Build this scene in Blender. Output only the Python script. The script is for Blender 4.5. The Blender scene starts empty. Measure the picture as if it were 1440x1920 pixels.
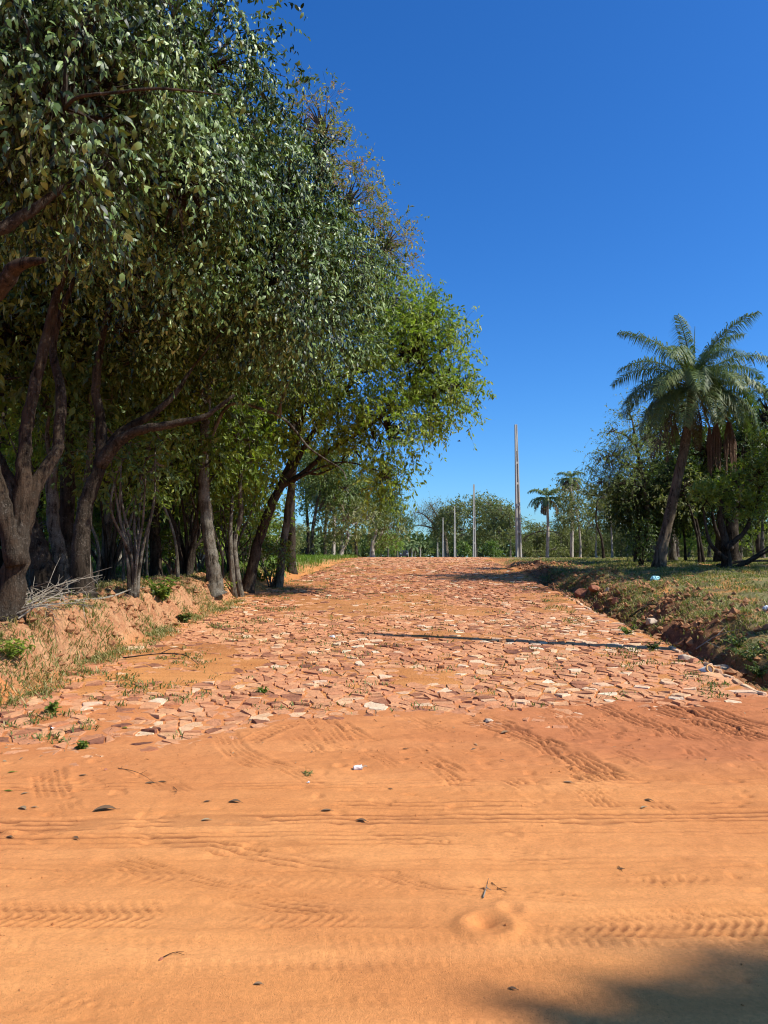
import bpy, bmesh, math, random
import numpy as np
from mathutils import Vector, Matrix, Quaternion
from mathutils import noise as noise3

R = math.radians
rng = np.random.default_rng(7)
random.seed(7)
scene = bpy.context.scene
COL = scene.collection

# ------------------------------------------------------------------ camera, sky, sun, exposure
EYE = 1.55
PITCH = math.atan(85 / 1400)
F = 1400.0
cam_d = bpy.data.cameras.new('camera')
cam_d.sensor_fit = 'VERTICAL'
cam_d.sensor_height = 24
cam_d.lens = 24 * F / 1920
cam_d.clip_start = 0.05
cam_d.clip_end = 5000
cam = bpy.data.objects.new('camera', cam_d)
COL.objects.link(cam)
cam.location = (0, 0, EYE)
cam.rotation_euler = (R(90) + PITCH, 0, 0)
scene.camera = cam

SUN_EL = R(46)
SUN_H = Vector((0.95, -0.31, 0)).normalized()          # horizontal direction towards the sun
w = bpy.data.worlds.new('World')
scene.world = w
w.use_nodes = True
nt = w.node_tree
nt.nodes.clear()
sky = nt.nodes.new('ShaderNodeTexSky')
sky.sky_type = 'NISHITA'
sky.sun_disc = False
sky.sun_elevation = SUN_EL
sky.sun_rotation = math.atan2(SUN_H.x, SUN_H.y)
sky.altitude = 200
sky.air_density = 1.0
sky.dust_density = 0.8
sky.ozone_density = 2.2
hs = nt.nodes.new('ShaderNodeHueSaturation')
hs.inputs['Saturation'].default_value = 1.3
hs.inputs['Value'].default_value = 1.0
bg = nt.nodes.new('ShaderNodeBackground')
bg.inputs['Strength'].default_value = 0.092
wo = nt.nodes.new('ShaderNodeOutputWorld')
tint = nt.nodes.new('ShaderNodeMix'); tint.data_type = 'RGBA'; tint.blend_type = 'MULTIPLY'
tint.inputs[0].default_value = 1.0; tint.inputs[7].default_value = (.58, .99, 1.42, 1)
nt.links.new(sky.outputs[0], hs.inputs['Color'])
nt.links.new(hs.outputs[0], tint.inputs[6])
nt.links.new(tint.outputs[2], bg.inputs[0])
nt.links.new(bg.outputs[0], wo.inputs[0])

sd = bpy.data.lights.new('sun', 'SUN')
sd.energy = 5.0
sd.angle = R(0.55)
sd.color = (1.0, 0.95, 0.86)
sun = bpy.data.objects.new('sun', sd)
COL.objects.link(sun)
SUN = Vector((SUN_H.x * math.cos(SUN_EL), SUN_H.y * math.cos(SUN_EL), math.sin(SUN_EL)))
sun.rotation_euler = SUN.to_track_quat('Z', 'Y').to_euler()
sun.location = (20, -10, 40)

scene.view_settings.view_transform = 'Standard'
scene.view_settings.look = 'None'
scene.view_settings.exposure = 0.5
scene.view_settings.gamma = 1.0
scene.view_settings.use_curve_mapping = False
scene.cycles.filter_width = 1.1
scene.cycles.max_bounces = 6
scene.cycles.diffuse_bounces = 3
scene.cycles.transparent_max_bounces = 4

# ------------------------------------------------------------------ helpers
def at(px, py, d):
    """world point seen at photo pixel (px, py), d metres ahead"""
    X = (px - 720) / F
    Yc = (960 - py) / F
    c, s = math.cos(PITCH), math.sin(PITCH)
    v = np.array([X, c - s * Yc, s + c * Yc])
    v = v / v[1] * d
    return v + np.array([0, 0, EYE])

def sstep(x, a, b):
    t = np.clip((x - a) / (b - a), 0, 1)
    return t * t * (3 - 2 * t)

_lat = np.random.default_rng(3).random((256, 256))
def vn(x, y, s, seed=0):
    """smooth value noise 0..1"""
    x = np.asarray(x, float) / s + seed * 17.31 + 1000
    y = np.asarray(y, float) / s + seed * 9.17 + 1000
    xi = np.floor(x).astype(int); yi = np.floor(y).astype(int)
    fx = x - xi; fy = y - yi
    fx = fx * fx * (3 - 2 * fx); fy = fy * fy * (3 - 2 * fy)
    a = _lat[xi % 256, yi % 256]; b = _lat[(xi + 1) % 256, yi % 256]
    c = _lat[xi % 256, (yi + 1) % 256]; d = _lat[(xi + 1) % 256, (yi + 1) % 256]
    return (a * (1 - fx) + b * fx) * (1 - fy) + (c * (1 - fx) + d * fx) * fy
def fbm(x, y, s, seed=0, o=3):
    r = 0; a = .5; t = 0
    for k in range(o):
        r = r + a * vn(x, y, s / 2 ** k, seed + k * 3); t += a; a *= .5
    return r / t

def mesh_data(name, V, faces, mats, attrs=None, smooth=False, fmat=None):
    V = np.ascontiguousarray(np.asarray(V, dtype=np.float32).reshape(-1, 3))
    if isinstance(faces, np.ndarray): faces = [faces]
    faces = [np.asarray(f, dtype=np.int32) for f in faces if len(f)]
    me = bpy.data.meshes.new(name)
    me.vertices.add(len(V)); me.vertices.foreach_set('co', V.ravel())
    loops = np.concatenate([f.ravel() for f in faces]) if faces else np.zeros(0, np.int32)
    tot = np.concatenate([np.full(len(f), f.shape[1], np.int32) for f in faces])
    st = np.concatenate([[0], np.cumsum(tot)[:-1]]).astype(np.int32)
    me.loops.add(len(loops)); me.loops.foreach_set('vertex_index', loops)
    me.polygons.add(len(tot)); me.polygons.foreach_set('loop_start', st)
    try: me.polygons.foreach_set('loop_total', tot)
    except Exception: pass
    if fmat is not None: me.polygons.foreach_set('material_index', np.asarray(fmat, np.int32))
    me.polygons.foreach_set('use_smooth', np.full(len(tot), smooth, dtype=bool))
    for k, a in (attrs or {}).items():
        at_ = me.attributes.new(k, 'FLOAT', 'POINT')
        at_.data.foreach_set('value', np.asarray(a, np.float32).ravel())
    for m in (mats if isinstance(mats, (list, tuple)) else [mats]): me.materials.append(m)
    me.update(calc_edges=True)
    return me

def link(name, me, parent=None, loc=(0, 0, 0), rot=None, scale=None):
    o = bpy.data.objects.new(name, me)
    COL.objects.link(o)
    o.parent = parent
    o.location = loc
    if rot is not None: o.rotation_euler = rot
    if scale is not None: o.scale = scale if hasattr(scale, '__len__') else (scale,) * 3
    return o
def mk(name, V, faces, mat, parent=None, **k):
    return link(name, mesh_data(name, V, faces, mat, **k), parent)
def tag(o, label=None, cat=None, group=None, kind=None):
    if label: o['label'] = label
    if cat: o['category'] = cat
    if group: o['group'] = group
    if kind: o['kind'] = kind
    return o
def thing(name, label, cat, loc=(0, 0, 0), group=None, rz=0):
    o = link(name, None, None, tuple(float(v) for v in loc), (0, 0, rz))
    return tag(o, label, cat, group)
def copy_tree(o, loc, rz=0, scale=1.0, label=None, group=None):
    c = o.copy(); COL.objects.link(c)
    c.location = loc; c.rotation_euler = (0, 0, rz)
    c.scale = scale if hasattr(scale, '__len__') else (scale,) * 3
    if label: c['label'] = label
    if group: c['group'] = group
    def rec(a, b):
        for ch in a.children:
            d = ch.copy(); COL.objects.link(d); d.parent = b
            rec(ch, d)
    rec(o, c)
    return c

class Geo:
    def __init__(s): s.V = []; s.Q = []; s.T = []; s.n = 0; s.a = []
    def add(s, V, Q=None, T=None, a=0.5):
        V = np.asarray(V, float).reshape(-1, 3)
        if Q is not None and len(Q): s.Q.append(np.asarray(Q, int) + s.n)
        if T is not None and len(T): s.T.append(np.asarray(T, int) + s.n)
        s.V.append(V); s.n += len(V)
        s.a.append(np.broadcast_to(np.asarray(a, float), (len(V),)))
    def box(s, c, h, rz=0.0, a=.5, taper=1.0):
        x, y, z = h
        P = np.array([[-x, -y, -z], [x, -y, -z], [x, y, -z], [-x, y, -z], [-x * taper, -y * taper, z], [x * taper, -y * taper, z], [x * taper, y * taper, z], [-x * taper, y * taper, z]])
        cz, sz = math.cos(rz), math.sin(rz)
        P = P @ np.array([[cz, sz, 0], [-sz, cz, 0], [0, 0, 1]]) + np.asarray(c)
        s.add(P, [[0, 3, 2, 1], [4, 5, 6, 7], [0, 1, 5, 4], [1, 2, 6, 5], [2, 3, 7, 6], [3, 0, 4, 7]], a=a)
    def tube(s, pts, rad, n=6, a=.5, cap=True, rough=0.0, seed=0):
        pts = np.asarray(pts, float); m = len(pts)
        rad = np.asarray(rad, float) if hasattr(rad, '__len__') else np.full(m, rad)
        if len(rad) == 2 and m != 2: rad = np.linspace(rad[0], rad[1], m)
        T = np.gradient(pts, axis=0); T /= np.linalg.norm(T, axis=1)[:, None] + 1e-9
        ref = np.array([0, 1.0, 0]) if abs(T[0][1]) < .8 else np.array([1.0, 0, 0])
        ang = np.arange(n) / n * 2 * math.pi
        U = np.cross(T, ref); U /= np.linalg.norm(U, axis=1)[:, None] + 1e-9
        W = np.cross(T, U)
        rr = rad[:, None] * np.ones(n)[None]
        if rough:
            rr = rr * (1 + rough * (np.random.default_rng(seed).random((m, n)) - .5) * 2)
        V = pts[:, None] + rr[..., None] * (np.cos(ang)[None, :, None] * U[:, None] + np.sin(ang)[None, :, None] * W[:, None])
        i = np.arange(m - 1)[:, None] * n; j = np.arange(n)[None]; k = (j + 1) % n
        Q = np.stack([i + j, i + k, i + n + k, i + n + j], -1).reshape(-1, 4)
        V = V.reshape(-1, 3)
        s.add(V, Q, None, a)
        if cap and n >= 3:
            T1 = [[(m - 1) * n, (m - 1) * n + q, (m - 1) * n + q + 1] for q in range(1, n - 1)]
            T0 = [[0, q + 1, q] for q in range(1, n - 1)]
            s.T.append(np.array(T1 + T0) + s.n - m * n)
    def build(s, name, mat, parent=None, smooth=False):
        V = np.concatenate(s.V); A = np.concatenate(s.a)
        fs = []
        if s.Q: fs.append(np.concatenate(s.Q))
        if s.T: fs.append(np.concatenate(s.T))
        return mk(name, V, fs, mat, parent, attrs={'v': A}, smooth=smooth)

def spline(pts, n):
    """Catmull-Rom through pts"""
    P = np.asarray(pts, float)
    P = np.vstack([2 * P[0] - P[1], P, 2 * P[-1] - P[-2]])
    m = len(P) - 3
    t = np.linspace(0, m - 1e-6, n); i = t.astype(int); f = (t - i)[:, None]
    p0, p1, p2, p3 = P[i], P[i + 1], P[i + 2], P[i + 3]
    return .5 * (2 * p1 + (p2 - p0) * f + (2 * p0 - 5 * p1 + 4 * p2 - p3) * f ** 2 + (3 * p1 - p0 - 3 * p2 + p3) * f ** 3)

# ------------------------------------------------------------------ materials
class M:
    def __init__(s, name):
        s.m = bpy.data.materials.new(name); s.m.use_nodes = True
        s.t = s.m.node_tree; s.N = s.t.nodes
        s.b = s.N['Principled BSDF']; s.out = s.N['Material Output']
        s.tc = None
    def n(s, typ, **k):
        x = s.N.new(typ)
        for a, b in k.items(): setattr(x, a, b)
        return x
    def l(s, a, b): s.t.links.new(a, b)
    def coord(s):
        if not s.tc: s.tc = s.n('ShaderNodeTexCoord')
        return s.tc.outputs['Object']
    def noise(s, scale, detail=4, rough=.6, vec=None, out='Fac', dist=0):
        x = s.n('ShaderNodeTexNoise'); x.inputs['Scale'].default_value = scale
        x.inputs['Detail'].default_value = detail; x.inputs['Roughness'].default_value = rough
        x.inputs['Distortion'].default_value = dist
        s.l(vec or s.coord(), x.inputs['Vector']); return x.outputs[out]
    def stretch(s, sc, rot=(0, 0, 0)):
        x = s.n('ShaderNodeMapping'); x.inputs['Scale'].default_value = sc; x.inputs['Rotation'].default_value = rot
        s.l(s.coord(), x.inputs['Vector']); return x.outputs[0]
    def ramp(s, fac, stops, interp='LINEAR'):
        x = s.n('ShaderNodeValToRGB'); x.color_ramp.interpolation = interp
        e = x.color_ramp.elements
        while len(e) < len(stops): e.new(.5)
        for q, (p, c) in zip(e, stops):
            q.position = p; q.color = (c, c, c, 1) if isinstance(c, (int, float)) else (*c, 1)
        s.l(fac, x.inputs[0]); return x.outputs[0]
    def attr(s, name):
        x = s.n('ShaderNodeAttribute', attribute_name=name); return x.outputs['Fac']
    def mix(s, f, a, b, mode='MIX'):
        x = s.n('ShaderNodeMix', data_type='RGBA', blend_type=mode)
        for i, v in ((0, f), (6, a), (7, b)):
            if isinstance(v, bpy.types.NodeSocket): s.l(v, x.inputs[i])
            elif i == 0: x.inputs[0].default_value = v
            else: x.inputs[i].default_value = (*v, 1)
        return x.outputs[2]
    def math(s, op, a, b=0, clamp=False):
        x = s.n('ShaderNodeMath', operation=op, use_clamp=clamp)
        for i, v in ((0, a), (1, b)):
            if isinstance(v, bpy.types.NodeSocket): s.l(v, x.inputs[i])
            else: x.inputs[i].default_value = v
        return x.outputs[0]
    def bump(s, h, strength, dist=.01):
        x = s.n('ShaderNodeBump'); x.inputs['Strength'].default_value = strength; x.inputs['Distance'].default_value = dist
        s.l(h, x.inputs['Height']); s.l(x.outputs[0], s.b.inputs['Normal'])
    def set(s, col=None, rough=.8, spec=.3):
        if col is not None:
            if isinstance(col, bpy.types.NodeSocket): s.l(col, s.b.inputs['Base Color'])
            else: s.b.inputs['Base Color'].default_value = (*col, 1)
        s.b.inputs['Roughness'].default_value = rough
        s.b.inputs['Specular IOR Level'].default_value = spec
        return s.m

def leaf_mat(name, cols, rough=.45, spec=.5, trans=.25, tcol=None):
    m = M(name)
    st = [(i / (len(cols) - 1) if len(cols) > 1 else 0, c) for i, c in enumerate(cols)]
    c = m.ramp(m.attr('v'), st)
    m.set(c, rough, spec)
    tr = m.n('ShaderNodeBsdfTranslucent')
    tc = m.mix(1.0, c, tcol or (1.6, 1.9, .7), 'MULTIPLY')
    m.l(tc, tr.inputs[0])
    mx = m.n('ShaderNodeMixShader'); mx.inputs[0].default_value = trans
    m.l(m.b.outputs[0], mx.inputs[1]); m.l(tr.outputs[0], mx.inputs[2]); m.l(mx.outputs[0], m.out.inputs[0])
    return m.m
LEAF_DARK = leaf_mat('leaf_dark', [(.006, .013, .003), (.017, .034, .006), (.085, .140, .028), (.23, .31, .095), (.42, .50, .24)], .46, .42, .08)  # near-black to pale ramp puts shade and sunlit contrast into leaf colour
LEAF_LIGHT = leaf_mat('leaf_light', [(.090, .140, .020), (.165, .225, .032), (.24, .30, .045), (.34, .35, .06)], .45, .4, .42)
LEAF_SEED = leaf_mat('leaf_seed', [(.11, .14, .03), (.21, .22, .05), (.32, .27, .09), (.34, .19, .13)], .55, .3, .3)
LEAF_FOREST = leaf_mat('leaf_forest', [(.032, .052, .013), (.066, .10, .022), (.115, .155, .03), (.17, .20, .04)], .5, .35, .25)
LEAF_OLIVE = leaf_mat('leaf_olive', [(.09, .11, .035), (.15, .165, .055), (.20, .21, .08), (.27, .25, .12)], .55, .3, .25)
LEAF_FAR = leaf_mat('leaf_far', [(.06, .085, .035), (.085, .12, .04), (.12, .15, .05), (.15, .17, .07)], .6, .25, .25)
LEAF_BRIGHT = leaf_mat('leaf_bright', [(.06, .10, .015), (.10, .15, .024), (.16, .21, .035), (.24, .27, .05)], .4, .45, .35)
LEAF_PALE = leaf_mat('leaf_pale', [(.15, .20, .06), (.21, .26, .09), (.27, .31, .13)], .5, .3, .35)
PALM = leaf_mat('palm_leaf', [(.05, .085, .025), (.085, .13, .038), (.125, .17, .05), (.19, .21, .06)], .5, .32, .15)
PALM_DRY = leaf_mat('palm_dry', [(.07, .05, .03), (.12, .09, .055), (.18, .14, .085)], .8, .1, .1, (1, 1, 1))
GRASS = leaf_mat('grass_blade', [(.07, .10, .02), (.12, .15, .03), (.2, .19, .06), (.34, .27, .12), (.42, .34, .17)], .6, .25, .25)
GREEN_GRASS = leaf_mat('green_grass', [(.07, .13, .015), (.12, .19, .025), (.18, .24, .035)], .5, .3, .35)
LITTER = leaf_mat('leaf_litter', [(.10, .06, .035), (.18, .11, .06), (.28, .18, .10), (.36, .27, .15)], .8, .15, .1, (1, 1, 1))

def bark(name, a, b, c, sc=9):
    m = M(name)
    n1 = m.noise(sc * 1.6, 7, .75, m.stretch((1, 1, .16)), dist=.6)
    n2 = m.noise(sc * .30, 5, .65)
    n3 = m.noise(sc * 3.5, 4, .7)
    col = m.mix(m.ramp(n2, [(.45, 0.), (.58, 1.)]), m.ramp(n1, [(.38, a), (.6, b)]), c)
    col = m.mix(1.0, col, m.ramp(n1, [(.36, .35), (.5, 1.1)]), 'MULTIPLY')
    pale = tuple(min(.5, q * 1.9 + .03) for q in c)  # pale patches: lichen, and sun flecks painted into the bark colour
    col = m.mix(m.math('MULTIPLY', m.ramp(n3, [(.56, 0.), (.62, 1.)]), m.ramp(n2, [(.4, 0.), (.6, .8)])), col, pale)
    m.set(col, .95, .1)
    m.bump(m.math('ADD', n1, m.math('MULTIPLY', n3, .35)), 1.0, .06)
    return m.m
BARK_BROWN = bark('bark_brown', (.018, .012, .008), (.068, .046, .030), (.052, .041, .030))
BARK_GREY = bark('bark_grey', (.045, .036, .025), (.14, .11, .078), (.18, .16, .125), 12)
BARK_DARK = bark('bark_dark', (.014, .010, .007), (.045, .033, .023), (.06, .047, .034))
BARK_PALE = bark('bark_pale', (.28, .24, .19), (.48, .43, .36), (.36, .31, .25), 7)
BARK_PALM = bark('bark_palm', (.06, .045, .03), (.17, .13, .09), (.12, .095, .065), 5)
m = M('dead_twig'); DEAD = m.set(m.ramp(m.noise(20), [(.3, (.15, .125, .09)), (.7, (.34, .30, .235))]), .85, .15)

# dirt (crossing road) : orange sand
SAND_A, SAND_B, SAND_C = (.63, .258, .080), (.73, .32, .108), (.48, .165, .052)
def sand_colour(m):
    big = m.noise(.55, 4, .6)
    streak = m.noise(1.0, 5, .65, m.stretch((.35, 3.2, 1), (0, 0, .04)))
    fine = m.noise(60, 5, .7)
    c = m.mix(m.ramp(streak, [(.38, 0.), (.62, 1.)]), SAND_A, SAND_B)
    c = m.mix(m.math('MULTIPLY', m.ramp(big, [(.42, 0.), (.62, 1.)]), .45), c, SAND_C)
    g = m.ramp(fine, [(.3, .82), (.7, 1.12)])
    return m.mix(1.0, c, g, 'MULTIPLY'), fine
m = M('orange_dirt')
c, fine = sand_colour(m)
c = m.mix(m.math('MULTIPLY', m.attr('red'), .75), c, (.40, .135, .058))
c = m.mix(m.math('MULTIPLY', m.attr('groove_shade'), .8), c, (.17, .055, .022))  # shading of the track grooves painted in as darker soil
m.set(c, .95, .12)
speck = m.ramp(m.noise(130, 2, .5), [(.66, 0.), (.72, 1.)])
c = m.mix(m.math('MULTIPLY', speck, m.ramp(m.noise(2.2, 4, .7), [(.42, .1), (.62, .65)])), c, (.20, .085, .04))
m.set(c, .95, .12)
h = m.math('ADD', m.math('ADD', m.noise(170, 3, .8), m.math('MULTIPLY', m.noise(48, 4, .7), .9)), m.math('MULTIPLY', speck, -.35))
m.bump(h, .8, .0075)
DIRT = m.m

# general ground: soil + grass + litter by attribute
m = M('ground_mixed')
c, fine = sand_colour(m)
n5 = m.noise(4.5, 6, .7); n25 = m.noise(28, 5, .75)
soil = m.mix(m.ramp(n5, [(.38, 0.), (.62, 1.)]), (.44, .19, .09), (.58, .32, .16))
soil = m.mix(1.0, soil, m.ramp(n25, [(.3, .6), (.7, 1.2)]), 'MULTIPLY')
red = m.mix(m.ramp(n5, [(.4, 0.), (.6, 1.)]), (.17, .075, .038), (.33, .15, .075))
red = m.mix(1.0, red, m.ramp(n25, [(.3, .5), (.7, 1.25)]), 'MULTIPLY')
gr = m.mix(m.ramp(n25, [(.38, 0.), (.60, 1.)]), (.10, .105, .035), (.30, .26, .12))
gr = m.mix(m.ramp(m.noise(1.3, 5, .7), [(.5, 0.), (.68, 1.)]), gr, (.20, .105, .055))
lit = m.mix(m.ramp(n25, [(.4, 0.), (.6, 1.)]), (.05, .035, .022), (.17, .11, .065))
c = m.mix(m.attr('soil'), c, soil)
c = m.mix(m.attr('red'), c, red)
c = m.mix(m.attr('grass'), c, gr)
c = m.mix(m.attr('litter'), c, lit)
m.set(c, .95, .1)
m.bump(m.math('ADD', m.math('MULTIPLY', n25, 1.5), m.noise(110, 4, .7)), .9, .02)
GROUND = m.m

# paving stone
m = M('paving_stone')
n = m.noise(9, 5, .65); nf = m.noise(70, 5, .7)
c = m.ramp(m.attr('v'), [(0, (.10, .038, .026)), (.12, (.20, .075, .045)), (.3, (.38, .150, .070)), (.55, (.57, .275, .130)), (.8, (.66, .365, .175)), (.90, (.70, .48, .27)), (1, (.78, .66, .46))])
c = m.mix(1.0, c, m.ramp(n, [(.3, .74), (.7, 1.18)]), 'MULTIPLY')
dust = m.math('MULTIPLY', m.ramp(m.noise(.8, 5, .7), [(.34, 0.), (.60, 1.)]), m.ramp(n, [(.3, .5), (.62, 1.)]))
c = m.mix(m.math('MULTIPLY', dust, .7), c, (.56, .235, .11))
m.set(c, .85, .2)
m.bump(m.math('ADD', m.noise(22, 5, .7), m.math('MULTIPLY', nf, .35)), .9, .02)
STONE = m.m
m = M('rock_red')
n = m.noise(11, 6, .7)
c = m.ramp(n, [(.32, (.22, .08, .05)), (.6, (.42, .17, .09))])
m.set(c, .85, .2); m.bump(n, .8, .02); ROCK = m.m
m = M('pale_stone')
n = m.noise(12, 6, .7)
m.set(m.ramp(n, [(.32, (.30, .19, .12)), (.6, (.55, .44, .32))]), .85, .2); m.bump(n, .7, .01); PALESTONE = m.m
m = M('concrete')
n = m.noise(5, 6, .7, m.stretch((1, 1, .3)))
m.set(m.ramp(n, [(.3, (.34, .31, .26)), (.7, (.56, .52, .46))]), .85, .2); m.bump(m.noise(40, 4, .7), .3, .006); CONCRETE = m.m
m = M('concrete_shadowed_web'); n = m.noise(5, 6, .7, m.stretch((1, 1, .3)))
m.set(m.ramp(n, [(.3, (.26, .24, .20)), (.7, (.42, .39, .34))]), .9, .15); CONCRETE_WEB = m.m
def flat(name, col, rough=.6, spec=.3, nz=.15, sc=15):
    m = M(name)
    n = m.noise(sc, 4, .6)
    a = tuple(x * (1 - nz) for x in col); b = tuple(min(1, x * (1 + nz)) for x in col)
    return m.set(m.ramp(n, [(.3, a), (.7, b)]), rough, spec)
PAPER = flat('litter_white', (.72, .71, .68), .5)
BAG_BLUE = flat('bag_blue', (.28, .55, .60), .35, .5)
BAG_WHITE = flat('bag_white', (.75, .74, .72), .35, .5)
PVC = flat('pvc_orange', (.62, .33, .12), .5)
PVC_W = flat('pvc_white', (.7, .66, .58), .5)
CARPAINT = flat('car_paint', (.03, .03, .035), .25, .6, .05)
GLASS = flat('car_glass', (.02, .025, .03), .08, .8, .05)
RUBBER = flat('rubber', (.02, .02, .02), .9)
LAMP = flat('lamp_lens', (.7, .7, .7), .15, .8)
FEATHER = flat('feather', (.03, .028, .025), .7)
FRUIT = flat('fruit_stalk', (.15, .095, .065), .85, .1, .4, 30)

# ------------------------------------------------------------------ terrain
EL, ER, SK = -3.9, 3.5, .04
def smax(a, b, k): return np.maximum(a, b) + k * np.log1p(np.exp(-np.abs(a - b) / k))
def edL(y): return EL + SK * y + .055 * np.maximum(np.asarray(y, float) - 17, 0)
def zr(y):
    raw = .047 * (np.asarray(y, float) - 5)
    z = smax(raw, 0, .03)
    return -smax(-z, -1.50, .035)
def ground_base(x, y):
    x = np.asarray(x, float); y = np.asarray(y, float)
    z0 = zr(y)
    uL = edL(y) - x
    uR = x - (ER + SK * y)
    pl = np.interp(y, [5, 8, 13, 16, 22, 30, 40, 60], [.50, .73, .92, 1.04, 1.19, 1.38, 1.5, 1.5])
    pr = np.interp(y, [5, 8, 10, 13, 17, 22, 35, 60], [.42, .55, .70, .88, 1.08, 1.27, 1.47, 1.5])
    gate = sstep(y, 6.3, 8.6)
    near = 1 - sstep(y, 17.0, 19.0)
    lw = near * sstep(uL + .25 * (vn(x, y, .8, 2) - .5), .08, .60) + (1 - near) * sstep(uL, .0, 1.3)
    z = z0 + (pl - z0) * lw * gate
    z = z + near * gate * .20 * np.exp(-((uL - 1.0) / .35) ** 2) * (vn(x, y, 1.3, 4) * 1.3 - .15)
    gr = sstep(y, 7.2, 9.0)
    fade = 1 - .6 * sstep(y, 19, 30)
    edge = uR + .35 * (vn(x, y, 1.1, 6) - .5)
    edge = edge + .5 * (fbm(x, y, .7, 7) - .5)
    rw = .45 * sstep(edge, .5, 1.25) + .55 * sstep(edge, 1.0, 4.2)
    z = z + (pr - z0) * rw * gr
    z = z - gr * fade * ((.10 + .16 * vn(x, y, 1.7, 8)) * np.exp(-((edge - .5) / .24) ** 2)) * (1 - sstep(y, 30, 36))
    # heaps of dug soil along the ditch
    for hx, hy, hr, hh in ((5.35, 26.5, .8, .34), (5.0, 24.3, .6, .2), (5.6, 19.3, .75, .26), (5.6, 16.2, .6, .2), (5.55, 13.6, .55, .18), (5.2, 11.0, .5, .2), (5.7, 9.4, .6, .24)):
        z = z + hh * np.exp(-(((x - hx) / hr) ** 2 + ((y - hy) / (hr * 1.3)) ** 2)) * (.7 + .7 * vn(x, y, .3, 9))
    rough = np.clip(lw * gate + rw * gr + gr * np.exp(-((edge - .62) / .4) ** 2), 0, 1)
    scar = gr * sstep(uR, .1, .5) * (1 - sstep(uR, 1.6, 2.8)) * (1 - sstep(y, 28, 36)) + (1 - sstep(uL, 1.6, 2.6)) * sstep(uL, .1, .5) * gate * near
    z = z + rough * ((fbm(x, y, .9, 11) - .5) * .16 + (fbm(x, y, .16, 12) - .5) * .07 * (1 - sstep(y, 25, 40))) + scar * (np.abs(fbm(x, y, .42, 14) - .5) * -.30 + .03 + (fbm(x, y, .13, 15) - .5) * .07)
    return z
STONE_TOP = .045
def edge_line(x):          # where the sand of the crossing gives way to the stones (y)
    return np.interp(x, [-6, -3.2, -1.6, -.9, 0, 1, 2.4, 3.4, 5], [5.3, 5.55, 5.9, 6.5, 6.75, 6.7, 7.05, 7.2, 7.4]) + (fbm(x, x * 0 + 3, .5, 21) - .5) * .5
def sand_cover(x, y):
    """height of sand relative to stone tops"""
    inroad = sstep(x, edL(y) - .4, edL(y)) * (1 - sstep(x, ER + SK * y - .1, ER + SK * y + .25))
    t = sstep(y - edge_line(x), -.35, .55)
    deep = -.012 + .016 * sstep(fbm(x, y, 1.5, 31), .50, .66) + .022 * (fbm(x, y, .3, 33) - .5)
    lvl = .02 * (1 - t) + deep * t
    return STONE_TOP * 1.0 + lvl, inroad, t

# tyre tracks --------------------------------------------------
tracks = []
def T(kind, y0, sl, cv, w, amp, x0=-9, x1=9, p=.05, sink=.0): tracks.append(('line', kind, y0, sl, cv, w, amp, x0, x1, p, sink))
def A(kind, cx, cy, r, a0, a1, w, amp, p=.05, sink=0): tracks.append(('arc', kind, cx, cy, r, a0, a1, w, amp, p, sink))
T('rib', 4.32, .035, -.004, .11, .008, -3.2, 9, .062, .006)
T('rib', 4.55, -.01, .008, .09, .006, -.8, 9, .062, .004)
T('rib', 4.02, .02, .0, .10, .0045, -9, .7, .062, .003)
T('rib', 4.12, .01, .002, .07, .004, -9, 9, .062, .003)
T('chev', 3.22, .02, .003, .13, .007, -9, .6, .05, .004)
T('lug', 3.02, .03, -.002, .12, .0026, .2, 9, .075, .003)
T('chev', 3.12, .015, .003, .12, .006, .5, 9, .05, .003)
T('bar', 2.98, .01, .002, .055, .003, -9, 9, .05, .001)
T('bar', 2.82, .012, .0, .05, .0032, -9, .9, .05, .001)
T('lug', 2.86, .05, .004, .07, .005, -.6, .35, .045, .003)
T('chev', 2.66, .02, .0, .09, .005, -9, -.5, .06, .002)
T('bar', 2.60, .005, -.003, .04, .003, -1.5, 9, .05, .001)
T('chev', 2.42, .01, -.004, .08, .005, -1, 9, .06, .003)
T('rib', 3.72, .0, .006, .10, .0025, -9, 9, .06, .002)
T('chev', 3.55, -.02, .004, .09, .0035, -9, 9, .06, .002)
T('lug', 3.42, .02, .0, .13, .005, .6, 9, .06, .002)
T('rib', 3.62, -.33, .03, .09, .008, -1.55, -.1, .062, .003)
T('rib', 3.55, -.26, .02, .08, .005, .0, 1.6, .042, .002)
T('rib', 4.0, -.30, .062, .10, .004, -.3, 1.3, .04, .002)
T('rib', 4.95, .03, .0, .10, .004, -9, 9, .062, .003)
# scuffs where wheels turn onto the stones
def fl(px, py):       # photo pixel to the flat sand plane
    u = at(px, py, 1.0); k = EYE / (EYE - u[2]); return (u[0] * k, k)
def PT(kind, pix, w, amp, p=.05, sink=.003): polyt.append((kind, [fl(*q) for q in pix], w, amp, p, sink))
polyt = []
PT('rib', [(852, 1376), (930, 1392), (1030, 1425), (1175, 1488)], .16, .012, .055, .006)
PT('rib', [(900, 1370), (990, 1400), (1060, 1440)], .10, .010, .05)
PT('rib', [(575, 1352), (600, 1380), (640, 1424)], .14, .010, .05)
PT('rib', [(632, 1380), (655, 1398), (690, 1415)], .09, .008, .05)
PT('rib', [(418, 1400), (440, 1432), (475, 1452), (530, 1468)], .13, .008, .045)
PT('chev', [(455, 1424), (510, 1400), (565, 1382)], .10, .012, .055)
PT('rib', [(88, 1460), (96, 1500), (120, 1552)], .13, .007, .045)
PT('rib', [(272, 1472), (310, 1492), (350, 1520)], .10, .006, .045)
PT('rib', [(188, 1626), (260, 1652), (360, 1684), (480, 1708), (640, 1730)], .085, .008, .034)
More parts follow.
